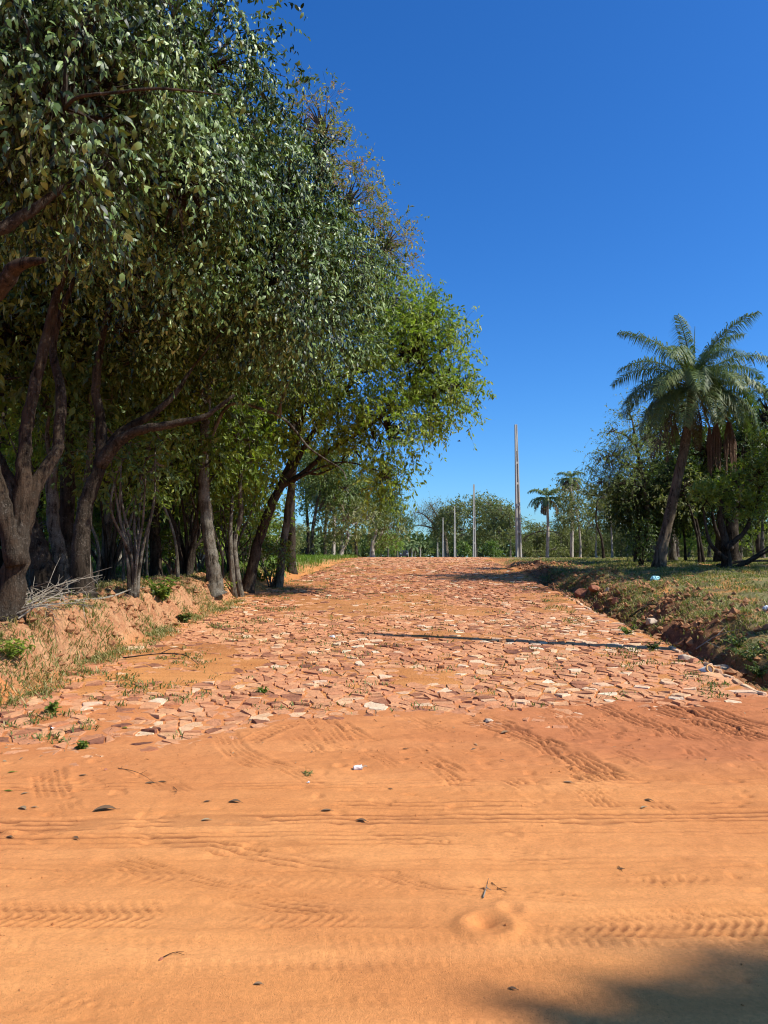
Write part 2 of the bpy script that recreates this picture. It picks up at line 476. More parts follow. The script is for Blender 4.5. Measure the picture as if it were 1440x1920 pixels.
PT('rib', [(495, 1598), (600, 1632), (720, 1672)], .08, .005, .034)
PT('rib', [(690, 1652), (780, 1682), (900, 1716)], .07, .0045, .034)
PT('rib', [(806, 1584), (842, 1616)], .06, .009, .04)
PT('rib', [(846, 1584), (880, 1612)], .05, .008, .04)
PT('rib', [(1075, 1450), (1120, 1466), (1180, 1490)], .12, .011, .05)
PT('rib', [(1215, 1520), (1245, 1538), (1275, 1552)], .07, .006, .045)
PT('rib', [(1190, 1332), (1270, 1352), (1360, 1378), (1445, 1398)], .20, .018, .075, .010)
PT('rib', [(1210, 1352), (1300, 1378), (1445, 1420)], .16, .015, .065, .008)
PT('rib', [(1100, 1345), (1200, 1385), (1330, 1415)], .13, .012, .06, .006)
PT('chev', [(1250, 1372), (1340, 1396), (1445, 1410)], .12, .016, .06, .006)
PT('rib', [(1010, 1350), (1090, 1380), (1190, 1408)], .12, .010, .055)
PT('rib', [(720, 1505), (735, 1520), (770, 1535)], .07, .007, .045)
PT('rib', [(1330, 1720), (1380, 1735), (1445, 1756)], .06, .006, .036)
_g = np.random.default_rng(88)
for _ in range(46):
    px_ = _g.uniform(480, 1440); py_ = _g.uniform(1352, 1500) if px_ > 800 else _g.uniform(1360, 1460)
    L_ = _g.uniform(30, 95); sl_ = _g.uniform(.25, .6)
    PT('rib', [(px_, py_), (px_ + L_ * .5, py_ + L_ * .5 * sl_), (px_ + L_, py_ + L_ * sl_ * 1.15)], _g.uniform(.04, .11), _g.uniform(.005, .011), _g.uniform(.04, .06), .002)
def track_height(x, y):
    z = np.zeros_like(x)
    for kind, pts, w, amp, p, sink in polyt:
        P_ = spline(np.array([(a, b, 0) for a, b in pts]), 3 + 3 * len(pts))[:, :2]
        lo = P_.min(0) - w * 1.6; hi = P_.max(0) + w * 1.6
        idx = np.nonzero((x > lo[0]) & (x < hi[0]) & (y > lo[1]) & (y < hi[1]))
        if not len(idx[0]): continue
        X_ = x[idx]; Y_ = y[idx]; best = np.full(X_.shape, 9.0); v = np.zeros_like(X_); u = np.zeros_like(X_); acc = 0
        for a_, b_ in zip(P_[:-1], P_[1:]):
            d_ = b_ - a_; L_ = np.hypot(*d_) + 1e-9; d_ = d_ / L_
            t_ = (X_ - a_[0]) * d_[0] + (Y_ - a_[1]) * d_[1]; s_ = -(X_ - a_[0]) * d_[1] + (Y_ - a_[1]) * d_[0]
            o_ = np.hypot(t_ - np.clip(t_, 0, L_), s_); m_ = o_ < best
            best = np.where(m_, o_, best); v = np.where(m_, s_, v); u = np.where(m_, acc + t_, u); acc += L_
        end = sstep(u, -.02, .18) * (1 - sstep(u, acc - .18, acc + .02))
        in_ = (1 - sstep(np.abs(v), w * .85, w)) * end
        wob = sstep(vn(X_, Y_, .16, int(amp * 1e4)), .25, .5)
        if kind == 'rib': pat = (np.abs(np.sin(math.pi * v / p)) ** .8 - .65) * 2.0 * (.5 + .5 * sstep(vn(u, v, .04, 5), .3, .5))
        else: pat = np.where(np.sin(2 * math.pi * (u + np.abs(v) * .8) / p) > .2, .4, -.5) * np.where(np.sin(2 * math.pi * v / .07) > -.3, 1, .2)
        z[idx] += in_ * (pat * amp * wob - sink) + np.exp(-((np.abs(v) - w) / .02) ** 2) * .5 * amp * end * wob
    for t in tracks:
        if t[0] == 'line':
            _, kind, y0, sl, cv, w, amp, x0, x1, p, sink = t
            v = y - (y0 + sl * x + cv * x * x + .012 * np.sin(x * 1.7 + y0 * 5)); u = x
            along = sstep(u, x0, x0 + .5) * (1 - sstep(u, x1 - .5, x1))
        else:
            _, kind, cx, cy, r, a0, a1, w, amp, p, sink = t
            rr = np.hypot(x - cx, y - cy); th = np.degrees(np.arctan2(y - cy, x - cx)) % 360
            th = np.where(th > 300 if a0 < 0 else th > 400, th - 360, th)
            v = rr - r; u = np.radians(th) * r
            along = sstep(th, a0, a0 + 8) * (1 - sstep(th, a1 - 8, a1))
        m_ = (1 - sstep(np.abs(v), w * .82, w)) * along
        idx = m_ > 0
        if not idx.any(): continue
        uu = u[idx]; vv = v[idx]
        wob = sstep(vn(x[idx], y[idx], .28, int(amp * 1e4) + len(kind)), .22, .55)
        if kind == 'rib': pat = (np.abs(np.sin(math.pi * vv / p)) ** .8 - .65) * 2.2 * (.35 + .65 * sstep(vn(uu, vv, .05, 5), .3, .5))
        elif kind == 'chev': pat = np.sin(2 * math.pi * (uu + np.abs(vv) * .8) / p) * .5 + .3 * np.sin(2 * math.pi * vv / .07)
        elif kind == 'bar': pat = np.sign(np.sin(2 * math.pi * (uu + vv * .25) / p)) * .45
        else: pat = np.where(np.sin(2 * math.pi * uu / (p * .7) + np.sign(vv) * 1.5 + 2 * vn(uu, vv, .2, 8)) > .2, .4, -.4) * np.where(np.abs(np.abs(vv) - w * .5) < w * .38, 1, .3)
        rim = np.exp(-((np.abs(vv) - w * .95) / (.018)) ** 2) * .6
        z[idx] += 1.25 * (m_[idx] * (pat * amp * wob - sink) + rim * amp * along[idx] * wob)
    return z
def dirt_z(x, y):
    cov, inr, t = sand_cover(x, y)
    z = ground_base(x, y) + cov
    flatten = 1 - t * .9
    z = z + (fbm(x, y, 1.1, 41) - .5) * .035 * flatten + (fbm(x * .4, y * 2, .22, 42) - .5) * .016 + (fbm(x, y, .06, 43, 2) - .5) * .007 * (.3 + 1.6 * fbm(x, y, 1.3, 46)) - .012 * sstep(fbm(x * .5, y, .07, 48, 2), .68, .78) * sstep(fbm(x, y, .9, 49), .45, .6)
    chop = sstep(y, 4.6, 5.4) * (1 - sstep(y, 7.0, 7.8)) * (.4 + .6 * sstep(x, -.5, 1.5))
    z = z + chop * (fbm(x * .5 + y * .5, y * 1.2, .13, 47) - .5) * .045
    z = z + track_height(x, y) * (1 - .8 * t)
    # a scooped hole and a hoof-like dent
    hx, hy = .42, 3.12
    r = np.hypot((x - hx), (y - hy) * 1.0)
    z = z + .016 * np.exp(-((r - .105) / .035) ** 2) - .030 * np.exp(-(((x - hx + .01) / .045) ** 2 + ((y - hy - .04) / .035) ** 2))
    for hx, hy, q in ((.54, 3.26, .5), (.70, 4.08, .5), (-.3, 5.3, .6), (.95, 6.0, .9), (-2.0, 5.0, .5)):
        r = np.hypot(x - hx, y - hy)
        z = z + q * (.014 * np.exp(-((r - .06) / .025) ** 2) - .016 * np.exp(-(r / .035) ** 2))
    return z

def grid(xs, ys, zf):
    X, Y = np.meshgrid(xs, ys)
    Z = zf(X, Y)
    nx, ny = len(xs), len(ys)
    i = (np.arange(ny - 1)[:, None] * nx + np.arange(nx - 1)[None]).ravel()
    Q = np.stack([i, i + 1, i + nx + 1, i + nx], -1)
    return X.ravel(), Y.ravel(), Z.ravel(), Q
def axis(segs):
    out = []
    for a, b, s in segs: out.append(np.arange(a, b, s))
    out.append([segs[-1][1]])
    return np.concatenate(out)

xs = np.concatenate([-np.geomspace(120, 4.2, 50), axis([(-4.1, 4.7, .0150)]), np.geomspace(4.8, 120, 50)])
ys = np.concatenate([-np.geomspace(40, .6, 34), axis([(-.5, 2.0, .08), (2.0, 7.6, .0122)])])
X, Y, Z, Q = grid(xs, ys, dirt_z)
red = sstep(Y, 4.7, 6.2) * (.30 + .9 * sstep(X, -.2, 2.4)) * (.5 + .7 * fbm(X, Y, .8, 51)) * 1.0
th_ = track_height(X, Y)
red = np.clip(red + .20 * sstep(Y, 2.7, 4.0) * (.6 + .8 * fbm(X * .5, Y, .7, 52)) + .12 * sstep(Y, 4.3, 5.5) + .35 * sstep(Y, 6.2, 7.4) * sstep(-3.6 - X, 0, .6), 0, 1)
o = mk('dirt_road', np.stack([X, Y, Z], -1), Q, DIRT, attrs={'red': red, 'groove_shade': sstep(-th_, .003, .014)}, smooth=True)  # deeper ruts get a darker colour in place of shade
tag(o, kind='structure')

def full_ground(x, y):
    cov, inr, t = sand_cover(x, y)
    far = 1 - sstep(y, 40, 46)
    z = ground_base(x, y) + np.where(y < 8.4, cov, cov * inr + STONE_TOP * (1 - inr) * .5)
    return z + (fbm(x, y, .2, 44) - .5) * .02 * far
xs = np.concatenate([-np.geomspace(900, 14.2, 46), axis([(-14, -7, .16), (-7, -2.2, .062), (-2.2, 3.4, .12), (3.4, 7.5, .062), (7.5, 14, .16)]), np.geomspace(14.3, 900, 46)])
ys = np.concatenate([axis([(7.56, 14, .06), (14, 22, .11), (22, 44, .22)]), np.geomspace(44.5, 1500, 50)])
def gz(x, y):
    z = full_ground(x, y)
    z = np.where(y < 7.62, dirt_z(x, y) - .004, z)
    return z
X, Y, Z, Q = grid(xs, ys, gz)
uL = edL(Y) - X; uR = X - (ER + SK * Y)
soil = sstep(uL, -.1, .3) * (1 - sstep(uL, 2.2, 3.4)) * (1 - sstep(Y, 16.5, 19))
nz = fbm(X, Y, 1.2, 61); nz2 = fbm(X, Y, .35, 62)
red = np.clip(sstep(uR, 0, .35) * (1 - sstep(uR + (nz - .5) * 2.2, .8, 1.6)) * (1 - .5 * sstep(Y, 26, 34)), 0, 1)
inroad_ = sstep(-uL, 0, .3) * sstep(-uR, 0, .3) * sstep(Y, 8, 12) * (.22 + .25 * nz)
red = np.clip(red + inroad_, 0, 1)
grass = np.clip(sstep(uR + (nz - .5) * 2.2, .7, 1.6), 0, 1) * (.85 * sstep(nz2, .2, .5) + .15)
grass = np.maximum(grass, sstep(uL, .1, 1.4) * sstep(Y, 18, 21))
grass = np.maximum(grass, sstep(uL, 9, 14))
grass = np.maximum(grass, sstep(Y, 44, 60) * .9)
litter = sstep(uL + (nz - .5), 1.5, 2.6) * (1 - sstep(Y, 19, 24)) * (1 - sstep(uL, 9, 13)) * .9
V = np.stack([X, Y, Z], -1)
o = mk('ground', V, Q, GROUND, attrs={'soil': soil, 'red': red, 'grass': grass, 'litter': litter}, smooth=True)
tag(o, kind='structure')

def gnd(x, y):
    x = float(x); y = float(y)
    return float(dirt_z(np.array([x]), np.array([y]))[0]) if y < 7.6 else float(full_ground(np.array([x]), np.array([y]))[0])
def hit(px, py):
    """walk the ray through a photo pixel down to the ground"""
    u = at(px, py, 1.0) - np.array([0, 0, EYE])
    lo, hi = 1.5, None
    for d in (np.geomspace(1.5, 300, 160), None, None):
        if d is None: d = np.linspace(lo, hi, 24)
        x = u[0] * d; y = u[1] * d; z = EYE + u[2] * d
        gz_ = np.where(y < 7.6, dirt_z(x, y), full_ground(x, y))
        k = np.argmax(z <= gz_)
        if not (z <= gz_).any(): return at(px, py, 300)
        lo, hi = d[max(k - 1, 0)], d[k]
    return np.array([x[k], y[k], gz_[k]])

# ------------------------------------------------------------------ stone paving
def clip_poly(P, m_, n_):
    out = []; k = len(P)
    for i in range(k):
        a = P[i]; b = P[(i + 1) % k]
        da = (a[0] - m_[0]) * n_[0] + (a[1] - m_[1]) * n_[1]
        db = (b[0] - m_[0]) * n_[0] + (b[1] - m_[1]) * n_[1]
        if da <= 0: out.append(a)
        if (da < 0 < db) or (db < 0 < da):
            t = da / (da - db); out.append((a[0] + (b[0] - a[0]) * t, a[1] + (b[1] - a[1]) * t))
    return out
DX, DY = .168, .132
nx = int(7.3 / DX); ny = int((43 - 4.9) / DY)
seeds = {}
rs = np.random.default_rng(12)
J = rs.random((ny, nx, 2)) - .5
for j in range(ny):
    y = 4.95 + (j + .5 + J[j, :, 1] * 1.2) * DY
    for i in range(nx):
        seeds[(i, j)] = (EL + .07 + (i + .5 + (j % 2) * .4 - .2 + J[j, i, 0] * 1.2) * DX + SK * y[i], y[i])
stones = []
for (i, j), s in seeds.items():
    if s[0] < edL(s[1]) - .05: continue
    el = edge_line(np.array([s[0]]))[0] - .5 if s[1] < 8.2 else 0
    if s[1] < el: continue
    P = [(s[0] - .19, s[1] - .16), (s[0] + .19, s[1] - .16), (s[0] + .19, s[1] + .16), (s[0] - .19, s[1] + .16)]
    for dj in (-2, -1, 0, 1, 2):
        for di in (-2, -1, 0, 1, 2):
            if di == dj == 0: continue
            q = seeds.get((i + di, j + dj))
            if q is None: continue
            P = clip_poly(P, ((s[0] + q[0]) / 2, (s[1] + q[1]) / 2), (q[0] - s[0], q[1] - s[1]))
            if len(P) < 3: break
        if len(P) < 3: break
    if len(P) < 3: continue
    stones.append((s, np.array(P)))
road = thing('stone_road', None, None); tag(road, kind='structure')
def stone_geo(s, P, r):
    c = P.mean(0)
    gap = .008 + .012 * r.random()
    size = np.sqrt(((P - c) ** 2).sum(1)).mean()
    k = 1 - gap / max(size, .03)
    P = c + (P - c) * k
    # nick the outline so it is not a clean polygon
    out = []
    for a, b in zip(P, np.roll(P, -1, 0)):
        out.append(a)
        if c[1] > 15: continue
        for f_ in ((.33, .67) if np.hypot(*(b - a)) > .085 else (.5,) if np.hypot(*(b - a)) > .05 else ()):
            mpt = a + (b - a) * (f_ + r.uniform(-.1, .1)); out.append(mpt + (c - mpt) * r.uniform(-.07, .17))
    P = np.array(out); n = len(P)
    zb = float(ground_base(np.array([c[0]]), np.array([c[1]]))[0])
    top = zb + STONE_TOP + r.normal(0, .0055)
    tx, ty = r.normal(0, .05), r.normal(0, .068)
    def zt(p): return top + (p[:, 0] - c[0]) * tx + (p[:, 1] - c[1]) * ty + .047 * (p[:, 1] - c[1]) * (c[1] > 5)
    inner = c + (P - c) * .93
    V = np.vstack([np.c_[inner, zt(inner) + r.normal(0, .0016, n)], np.c_[P, zt(P) - .010 - .006 * r.random(n)], np.c_[P, zt(P) - .06]])
    Q = [[n + a, n + (a + 1) % n, (a + 1) % n, a] for a in range(n)] + [[2 * n + a, 2 * n + (a + 1) % n, n + (a + 1) % n, n + a] for a in range(n)]
    if c[1] > 15: V = V[:2 * n]; V[n:, 2] -= .03; Q = Q[:n]
    Tt = [[0, a, a + 1] for a in range(1, n - 1)]
    return V, Q, Tt
rs = np.random.default_rng(5)
def pick_v(x, y):
    q = rs.random()
    if q < .085 + .07 * sstep(np.array([x]), 0, 3)[0] * (y < 14): return .88 + .12 * rs.random()
    if q < .20: return .12 * rs.random()
    far = sstep(np.array([y]), 14, 20)[0] * (1 - sstep(np.array([y]), 26, 32)[0])
    return np.clip(.54 + rs.normal(0, .12) - .20 * far + .15 * (vn(x, y, 2.5, 77) - .5), .12, .84)
info = []
for s, P in stones:
    cov = float(sand_cover(np.array([s[0]]), np.array([s[1]]))[0][0]) - STONE_TOP
    vis = abs(s[0] / s[1]) < .53 and cov < -.004
    ar = .5 * abs(np.dot(P[:, 0], np.roll(P[:, 1], 1)) - np.dot(P[:, 1], np.roll(P[:, 0], 1)))
    info.append(ar / s[1] ** 3 if vis else 0)
order = np.argsort(info)[::-1]; big = set(order[:300].tolist())
g = Geo()
for k, (s, P) in enumerate(stones):
    V, Q, Tt = stone_geo(s, P, rs); v = pick_v(*s)
    if k in big:
        mk('paving_stone', V, [np.array(Q), np.array(Tt)], STONE, road, attrs={'v': np.full(len(V), v)})
    else: g.add(V, Q, Tt, v)
o = g.build('paving_stones', STONE, road); tag(o, kind='stuff')

# ------------------------------------------------------------------ leaves and trees
def unit(a): return a / (np.linalg.norm(a, axis=-1, keepdims=True) + 1e-9)
def leaf_arrays(P, Ax, Nn, L, W, fine, var, curl=.25):
    n = len(P); S = unit(np.cross(Ax, Nn)); Nn = np.cross(S, Ax)
    L = np.broadcast_to(L, (n,))[:, None]; W = np.broadcast_to(W, (n,))[:, None]
    if fine:
        ts = [0, .28, .28, .68, .68, 1]; ss = [0, -.5, .5, -.42, .42, 0]
        V = np.stack([P + Ax * L * t * (1 - curl * .3 * t) + S * W * s_ - Nn * L * curl * t * t + Nn * W * .12 * (s_ != 0) for t, s_ in zip(ts, ss)], 1)
        b = np.arange(n)[:, None] * 6
        F_ = [np.concatenate([b + np.array([0, 2, 1]), b + np.array([3, 4, 5])]), b + np.array([1, 2, 4, 3])]
        k = 6
    else:
        V = np.stack([P, P + Ax * L * .45 - S * W * .5, P + Ax * L - Nn * L * curl * .6, P + Ax * L * .45 + S * W * .5], 1)
        b = np.arange(n)[:, None] * 4
        F_ = [b + np.array([0, 1, 2, 3])]; k = 4
    return V.reshape(-1, 3), F_, np.repeat(var, k)

def sample_lobe(c, r, n, g, shell=.55):
    d = unit(g.normal(size=(n, 3)))
    rad = (shell ** 3 + (1 - shell ** 3) * g.random(n)) ** (1 / 3)
    return np.asarray(c) + d * rad[:, None] * np.asarray(r)

def foliage(C, out, g, twigs, leaves, crad, L, W, droop, fine, twl, var_base, spread=.8, up=.25, clumpvar=.18, face=(.45, .55, .65)):
    """C cluster centres, out outward directions; returns leaf arrays and twig polylines"""
    nC = len(C)
    tw = np.repeat(np.arange(nC), twigs); nt_ = len(tw)
    St = C[tw] + g.normal(size=(nt_, 3)) * crad * .45
    D = unit(out[tw] * .8 + g.normal(size=(nt_, 3)) * spread + np.array([0, 0, up]))
    tl = twl * (.6 + .8 * g.random(nt_))
    dr = droop * (.5 + g.random(nt_))
    lf = np.repeat(np.arange(nt_), leaves); nl = len(lf)
    t = g.random(nl) * .95 + .05
    P = St[lf] + D[lf] * (tl[lf] * t)[:, None] - np.array([0, 0, 1.0]) * (tl[lf] * dr[lf] * t * t)[:, None]
    side = unit(g.normal(size=(nl, 3)))
    Ax = unit(D[lf] * .5 + side * .75 - np.array([0, 0, 1.0]) * (droop * 1.15))
    Nn = unit(out[tw[lf]] * face[0] + g.normal(size=(nl, 3)) * face[1] + np.array([0, 0, face[2]]))
    cv = g.normal(0, clumpvar, nC)
    var = np.clip(var_base + cv[tw[lf]] + g.normal(0, .14, nl), 0, 1)
    l_ = L * (.6 + .6 * g.random(nl)); w_ = l_ * W / L * (.8 + .4 * g.random(nl))
    V, F_, a = leaf_arrays(P, Ax, Nn, l_, w_, fine, var)
    end = St + D * tl[:, None] - np.array([0, 0, 1.0]) * (tl * dr)[:, None]
    return V, F_, a, (C[tw], St, end), (P, Ax, Nn, l_, w_, var)

def tree(name, label, cat, base, stems, lobes, leafmat, barkmat, group=None, seed=1, twigs=5, leaves=9, crad=.3, L=.1, W=.04,
         droop=.5, fine=False, twl=.45, var=.45, shell=.55, minr=.008, sides=6, twigtubes=False, singles=0, limb_r=None,
         spread=.8, up=.25, keep=None, cr=None, clumpvar=.18, hole=0, face=(.45, .55, .65)):
    g = np.random.default_rng(seed)
    base = np.asarray(base, float)
    root = thing(name, label, cat, base, group)
    TG = Geo(); BG = Geo()
    nodes = []; nrad = []
    for k, (pts, rads) in enumerate(stems):
        n = max(10, len(pts) * 5)
        S = spline(np.asarray(pts, float), n) - base
        rr = np.interp(np.linspace(0, 1, n), np.linspace(0, 1, len(rads)), rads)
        if abs(S[0][2]) < .35: rr = rr * (1 + .55 * np.exp(-np.linalg.norm(S - S[0], axis=1) / .20))
        wob = g.normal(size=(n, 3)) * rr[:, None] * .07; wob[0] = 0
        TG.tube(S + wob, rr, 9 if rr[0] > .05 else 6, rough=.10, seed=seed + k)
        nodes.append(S); nrad.append(rr)
    nodes = np.vstack(nodes); nrad = np.concatenate(nrad)
    allC = []; allO = []
    for lb in lobes:
        c, r, n = lb[:3]; c = np.asarray(c, float) - base
        # a limb to the lobe from the nearest lower node
        cand = np.linalg.norm(nodes - c, axis=1) + np.where(nodes[:, 2] > c[2] - .2 * r[2], 2.5, 0) + (nrad < .012) * 2
        i = int(np.argmin(cand)); p0 = nodes[i]; r0 = min(nrad[i] * .75, limb_r or 9)
        mid = (p0 + c) / 2 + np.array([0, 0, .12 * np.linalg.norm(c - p0)]) + g.normal(size=3) * .12
        Lp = spline([p0, mid, c], 8); lr = np.linspace(r0, max(minr, r0 * .3), 8)
        TG.tube(Lp, lr, 7, rough=.1, seed=seed)
        LN = np.vstack([Lp[2:], nodes[np.linalg.norm(nodes - c, axis=1) < max(r) * 1.0]]) if len(nodes) else Lp
        C = sample_lobe(c, r, n, g, lb[3] if len(lb) > 3 else shell)
        if hole:
            q_ = C + base; nz_ = np.array([noise3.noise(Vector(p_ * 1.1)) for p_ in q_]); C = C[nz_ > np.quantile(nz_, hole * .5)]
        if keep is not None: C = C[keep(C + base)]
        O = unit((C - c) / np.asarray(r)) if len(C) else C
        for q in range(len(C)):
            dd = np.linalg.norm(LN - C[q], axis=1); j = int(np.argmin(dd)); a = LN[j]
            ln = dd[j]
            mid = (a + C[q]) / 2 + g.normal(size=3) * .10 * ln + np.array([0, 0, .10 * ln])
            BG.tube(np.array([a, (a + mid) / 2 + g.normal(size=3) * .03 * ln, mid, C[q]]), [max(minr, .014 * (1 + ln))] * 2 + [minr, minr * .6], 3, cap=False)
        allC.append(C); allO.append(O)
    C = np.vstack(allC); O = np.vstack(allO)
    if len(C):
        V, F_, a, tw, raw = foliage(C, O, g, twigs, leaves, cr or crad, L, W, droop, fine, twl, var, spread, up, clumpvar, face)
        if twigtubes:
            A0, S0, E0 = tw
            m_ = (A0 + S0) / 2
            n = len(S0); r_ = minr * .45
            off = np.array([[1, 0, 0], [-.5, .8, 0], [-.5, -.8, 0]]) * r_
            P = np.stack([A0, S0, (S0 + E0) / 2 + np.array([0, 0, .03]), E0], 1)
            VV = (P[:, :, None] + off[None, None] * np.array([1, 1, .8, .4])[None, :, None, None]).reshape(n, 12, 3)
            QQ = []
            for s_ in range(3):
                for q in range(3):
                    QQ.append([s_ * 3 + q, s_ * 3 + (q + 1) % 3, s_ * 3 + 3 + (q + 1) % 3, s_ * 3 + 3 + q])
            QQ = (np.array(QQ)[None] + np.arange(n)[:, None, None] * 12).reshape(-1, 4)
            BG.add(VV.reshape(-1, 3), QQ)
        if singles:
            P, Ax, Nn, l_, w_, va = raw
            W_ = P + base
            dist = np.linalg.norm(W_ - np.array([0, 0, EYE]), axis=1)
            vis = (np.abs(W_[:, 0] / W_[:, 1]) < .5) & ((W_[:, 2] - EYE) / W_[:, 1] < .72) & (W_[:, 1] > 1)
            S = unit(np.cross(Ax, Nn)); N2 = np.cross(S, Ax)
            facing = np.abs((N2 * unit(np.array([0, 0, EYE]) - W_)).sum(1))
            sc_ = np.where(vis, facing * l_ * w_ / dist ** 3, 0)
            idx = np.argsort(sc_)[::-1][:singles]
            # the foremost leaves as objects of their own, sharing five leaf shapes
            shapes = []
            for q in range(5):
                lv, lf_, la = leaf_arrays(np.zeros((1, 3)), np.array([[0, 1., 0]]), np.array([[0, 0, 1.]]), 1.0, .34 + .05 * q, True, np.array([.1 + .18 * q]), .12 + .09 * q)
                shapes.append(mesh_data('leaf', lv, lf_, leafmat, attrs={'v': la}, smooth=True))
            for i in idx:
                Mx = Matrix(((S[i][0], Ax[i][0], N2[i][0]), (S[i][1], Ax[i][1], N2[i][1]), (S[i][2], Ax[i][2], N2[i][2])))
                lo = bpy.data.objects.new('leaf', shapes[int(va[i] * 4.99)])
                COL.objects.link(lo); lo.parent = root
                lo.matrix_local = Matrix.Translation(Vector(P[i])) @ Mx.to_4x4() @ Matrix.Scale(float(l_[i]) * 1.08, 4)
            drop = np.ones(len(P), bool); drop[idx] = False
            V, F_, a = leaf_arrays(P[drop], Ax[drop], Nn[drop], l_[drop], w_[drop], fine, va[drop])
        cr_o = mk('crown', V, F_, leafmat, root, attrs={'v': a}, smooth=fine)
        if singles: tag(cr_o, kind='stuff')
        BG.build('branches', barkmat, root)
    TG.build('trunk', barkmat, root, smooth=True)
    return root

def limb(pix, d, r, dd=None): return stem(pix, d, r, dd, False)
def gb(px, py, d):   # base on the ground below a pixel column at distance d
    p = at(px, py, d); p[2] = gnd(p[0], p[1]) - .06; return p
def stem(pix, d, r, dd=None, drop=True):
    """pix: list of photo pixels bottom to top; first dropped onto the ground"""
    dd = dd or [0] * len(pix)
    pts = [at(x, y, d + e) for (x, y), e in zip(pix, dd)]
    if drop: pts[0][2] = gnd(pts[0][0], pts[0][1]) - .08
    return (pts, r)

# --- the big dark overhanging trees on the left
b0 = np.array([-5.0, 5.6, 0.0]); b0 = np.array([-5.2, 7.6, gnd(-5.2, 7.6) - .05])
tree('broadleaf_tree', 'dark glossy leaved tree whose near hanging branches fill the upper left corner', 'tree', b0,
     [([b0, (-5.0, 7.1, 2.6), (-4.6, 6.6, 4.2), (-4.2, 6.4, 6.0), (-3.9, 6.5, 8.0)], [.17, .14, .11, .07, .03]),
      ([(-4.85, 6.9, 3.2), (-3.95, 6.3, 4.0), (-3.2, 6.3, 4.45), (-2.7, 6.4, 4.9)], [.09, .07, .05, .02]),
      ([(-4.3, 6.5, 4.9), (-3.6, 5.9, 5.2), at(90, 215, 6.4), at(145, 183, 5.6), at(215, 174, 5.5), at(300, 166, 5.5), at(420, 178, 5.8)], [.035, .03, .02, .014, .013, .011, .005]),
      ([(-4.9, 7.0, 2.8), at(-20, 560, 6.2), at(30, 500, 6.0), at(85, 487, 5.9)], [.10, .075, .06, .02])],
     [((-3.95, 6.6, 6.75), (1.35, 1.3, 2.0), 280), ((-2.85, 6.7, 5.75), (.75, .9, 1.05), 130), ((-3.2, 7.0, 7.7), (1.2, 1.3, 1.6), 140)],
     LEAF_DARK, BARK_BROWN, seed=11, twigs=8, leaves=13, crad=.30, hole=.5, face=(.95, .42, .45), L=.092, W=.031, droop=.75, fine=True, twl=.42, var=.45, twigtubes=True, singles=300, group='roadside trees on the left')

bA = gb(10, 1120, 8.6)
tree('broadleaf_tree', 'thick brown forked trunk at the left edge with dark foliage high above the earth bank', 'tree', bA,
     [stem([(12, 1120), (32, 1040), (42, 940), (44, 860), (52, 790), (80, 660), (130, 480), (220, 300)], 8.6, [.15, .125, .105, .08, .07, .06, .045, .025], [0, 0, 0, 0, .1, .2, .3, .4]),
      limb([(40, 1000), (62, 925), (85, 878), (108, 838), (114, 740), (100, 640), (140, 520)], 8.7, [.10, .085, .075, .07, .06, .045, .025], [0, 0, .1, .2, .3, .4, .4]),
      limb([(30, 1060), (10, 960), (-20, 860), (-40, 700)], 8.5, [.12, .1, .08, .05])],
     [((-3.4, 8.7, 7.0), (1.75, 1.6, 2.0), 310), ((-2.45, 8.6, 6.05), (.85, 1.0, 1.2), 130), ((-2.55, 9.4, 7.9), (1.3, 1.3, 1.5), 150)],
     LEAF_DARK, BARK_BROWN, seed=12, twigs=8, leaves=13, crad=.32, hole=.5, face=(.95, .42, .45), L=.092, W=.031, droop=.75, fine=True, twl=.42, var=.45, twigtubes=False, singles=300, group='roadside trees on the left')

bB = gb(155, 1095, 11)
tree('broadleaf_tree', 'dark trunk behind the earth bank with a long limb arching right, dense dark crown', 'tree', bB,
     [stem([(153, 1095), (152, 1010), (162, 940), (186, 872), (190, 800), (180, 720), (200, 600), (260, 450)], 11, [.155, .125, .11, .10, .075, .065, .05, .03]),
      limb([(186, 872), (222, 828), (262, 806), (300, 800), (345, 790), (385, 780), (440, 740)], 11, [.11, .085, .07, .06, .05, .04, .02], [0, -.1, -.2, -.3, -.3, -.3, -.3]),
      limb([(190, 862), (225, 812), (280, 780), (325, 742), (360, 690)], 11, [.09, .07, .055, .045, .02], [0, .1, .2, .3, .4])],
     [((-3.1, 11.4, 7.0), (2.0, 1.8, 2.4), 380), ((-1.75, 11.3, 5.95), (1.0, 1.1, 1.15), 150), ((-1.65, 11.8, 7.1), (1.05, 1.2, 1.25), 150)],
     LEAF_DARK, BARK_DARK, seed=13, twigs=8, leaves=12, crad=.34, hole=.5, face=(.95, .42, .45), L=.100, W=.033, droop=.75, fine=True, twl=.45, var=.42, twigtubes=False, group='roadside trees on the left')
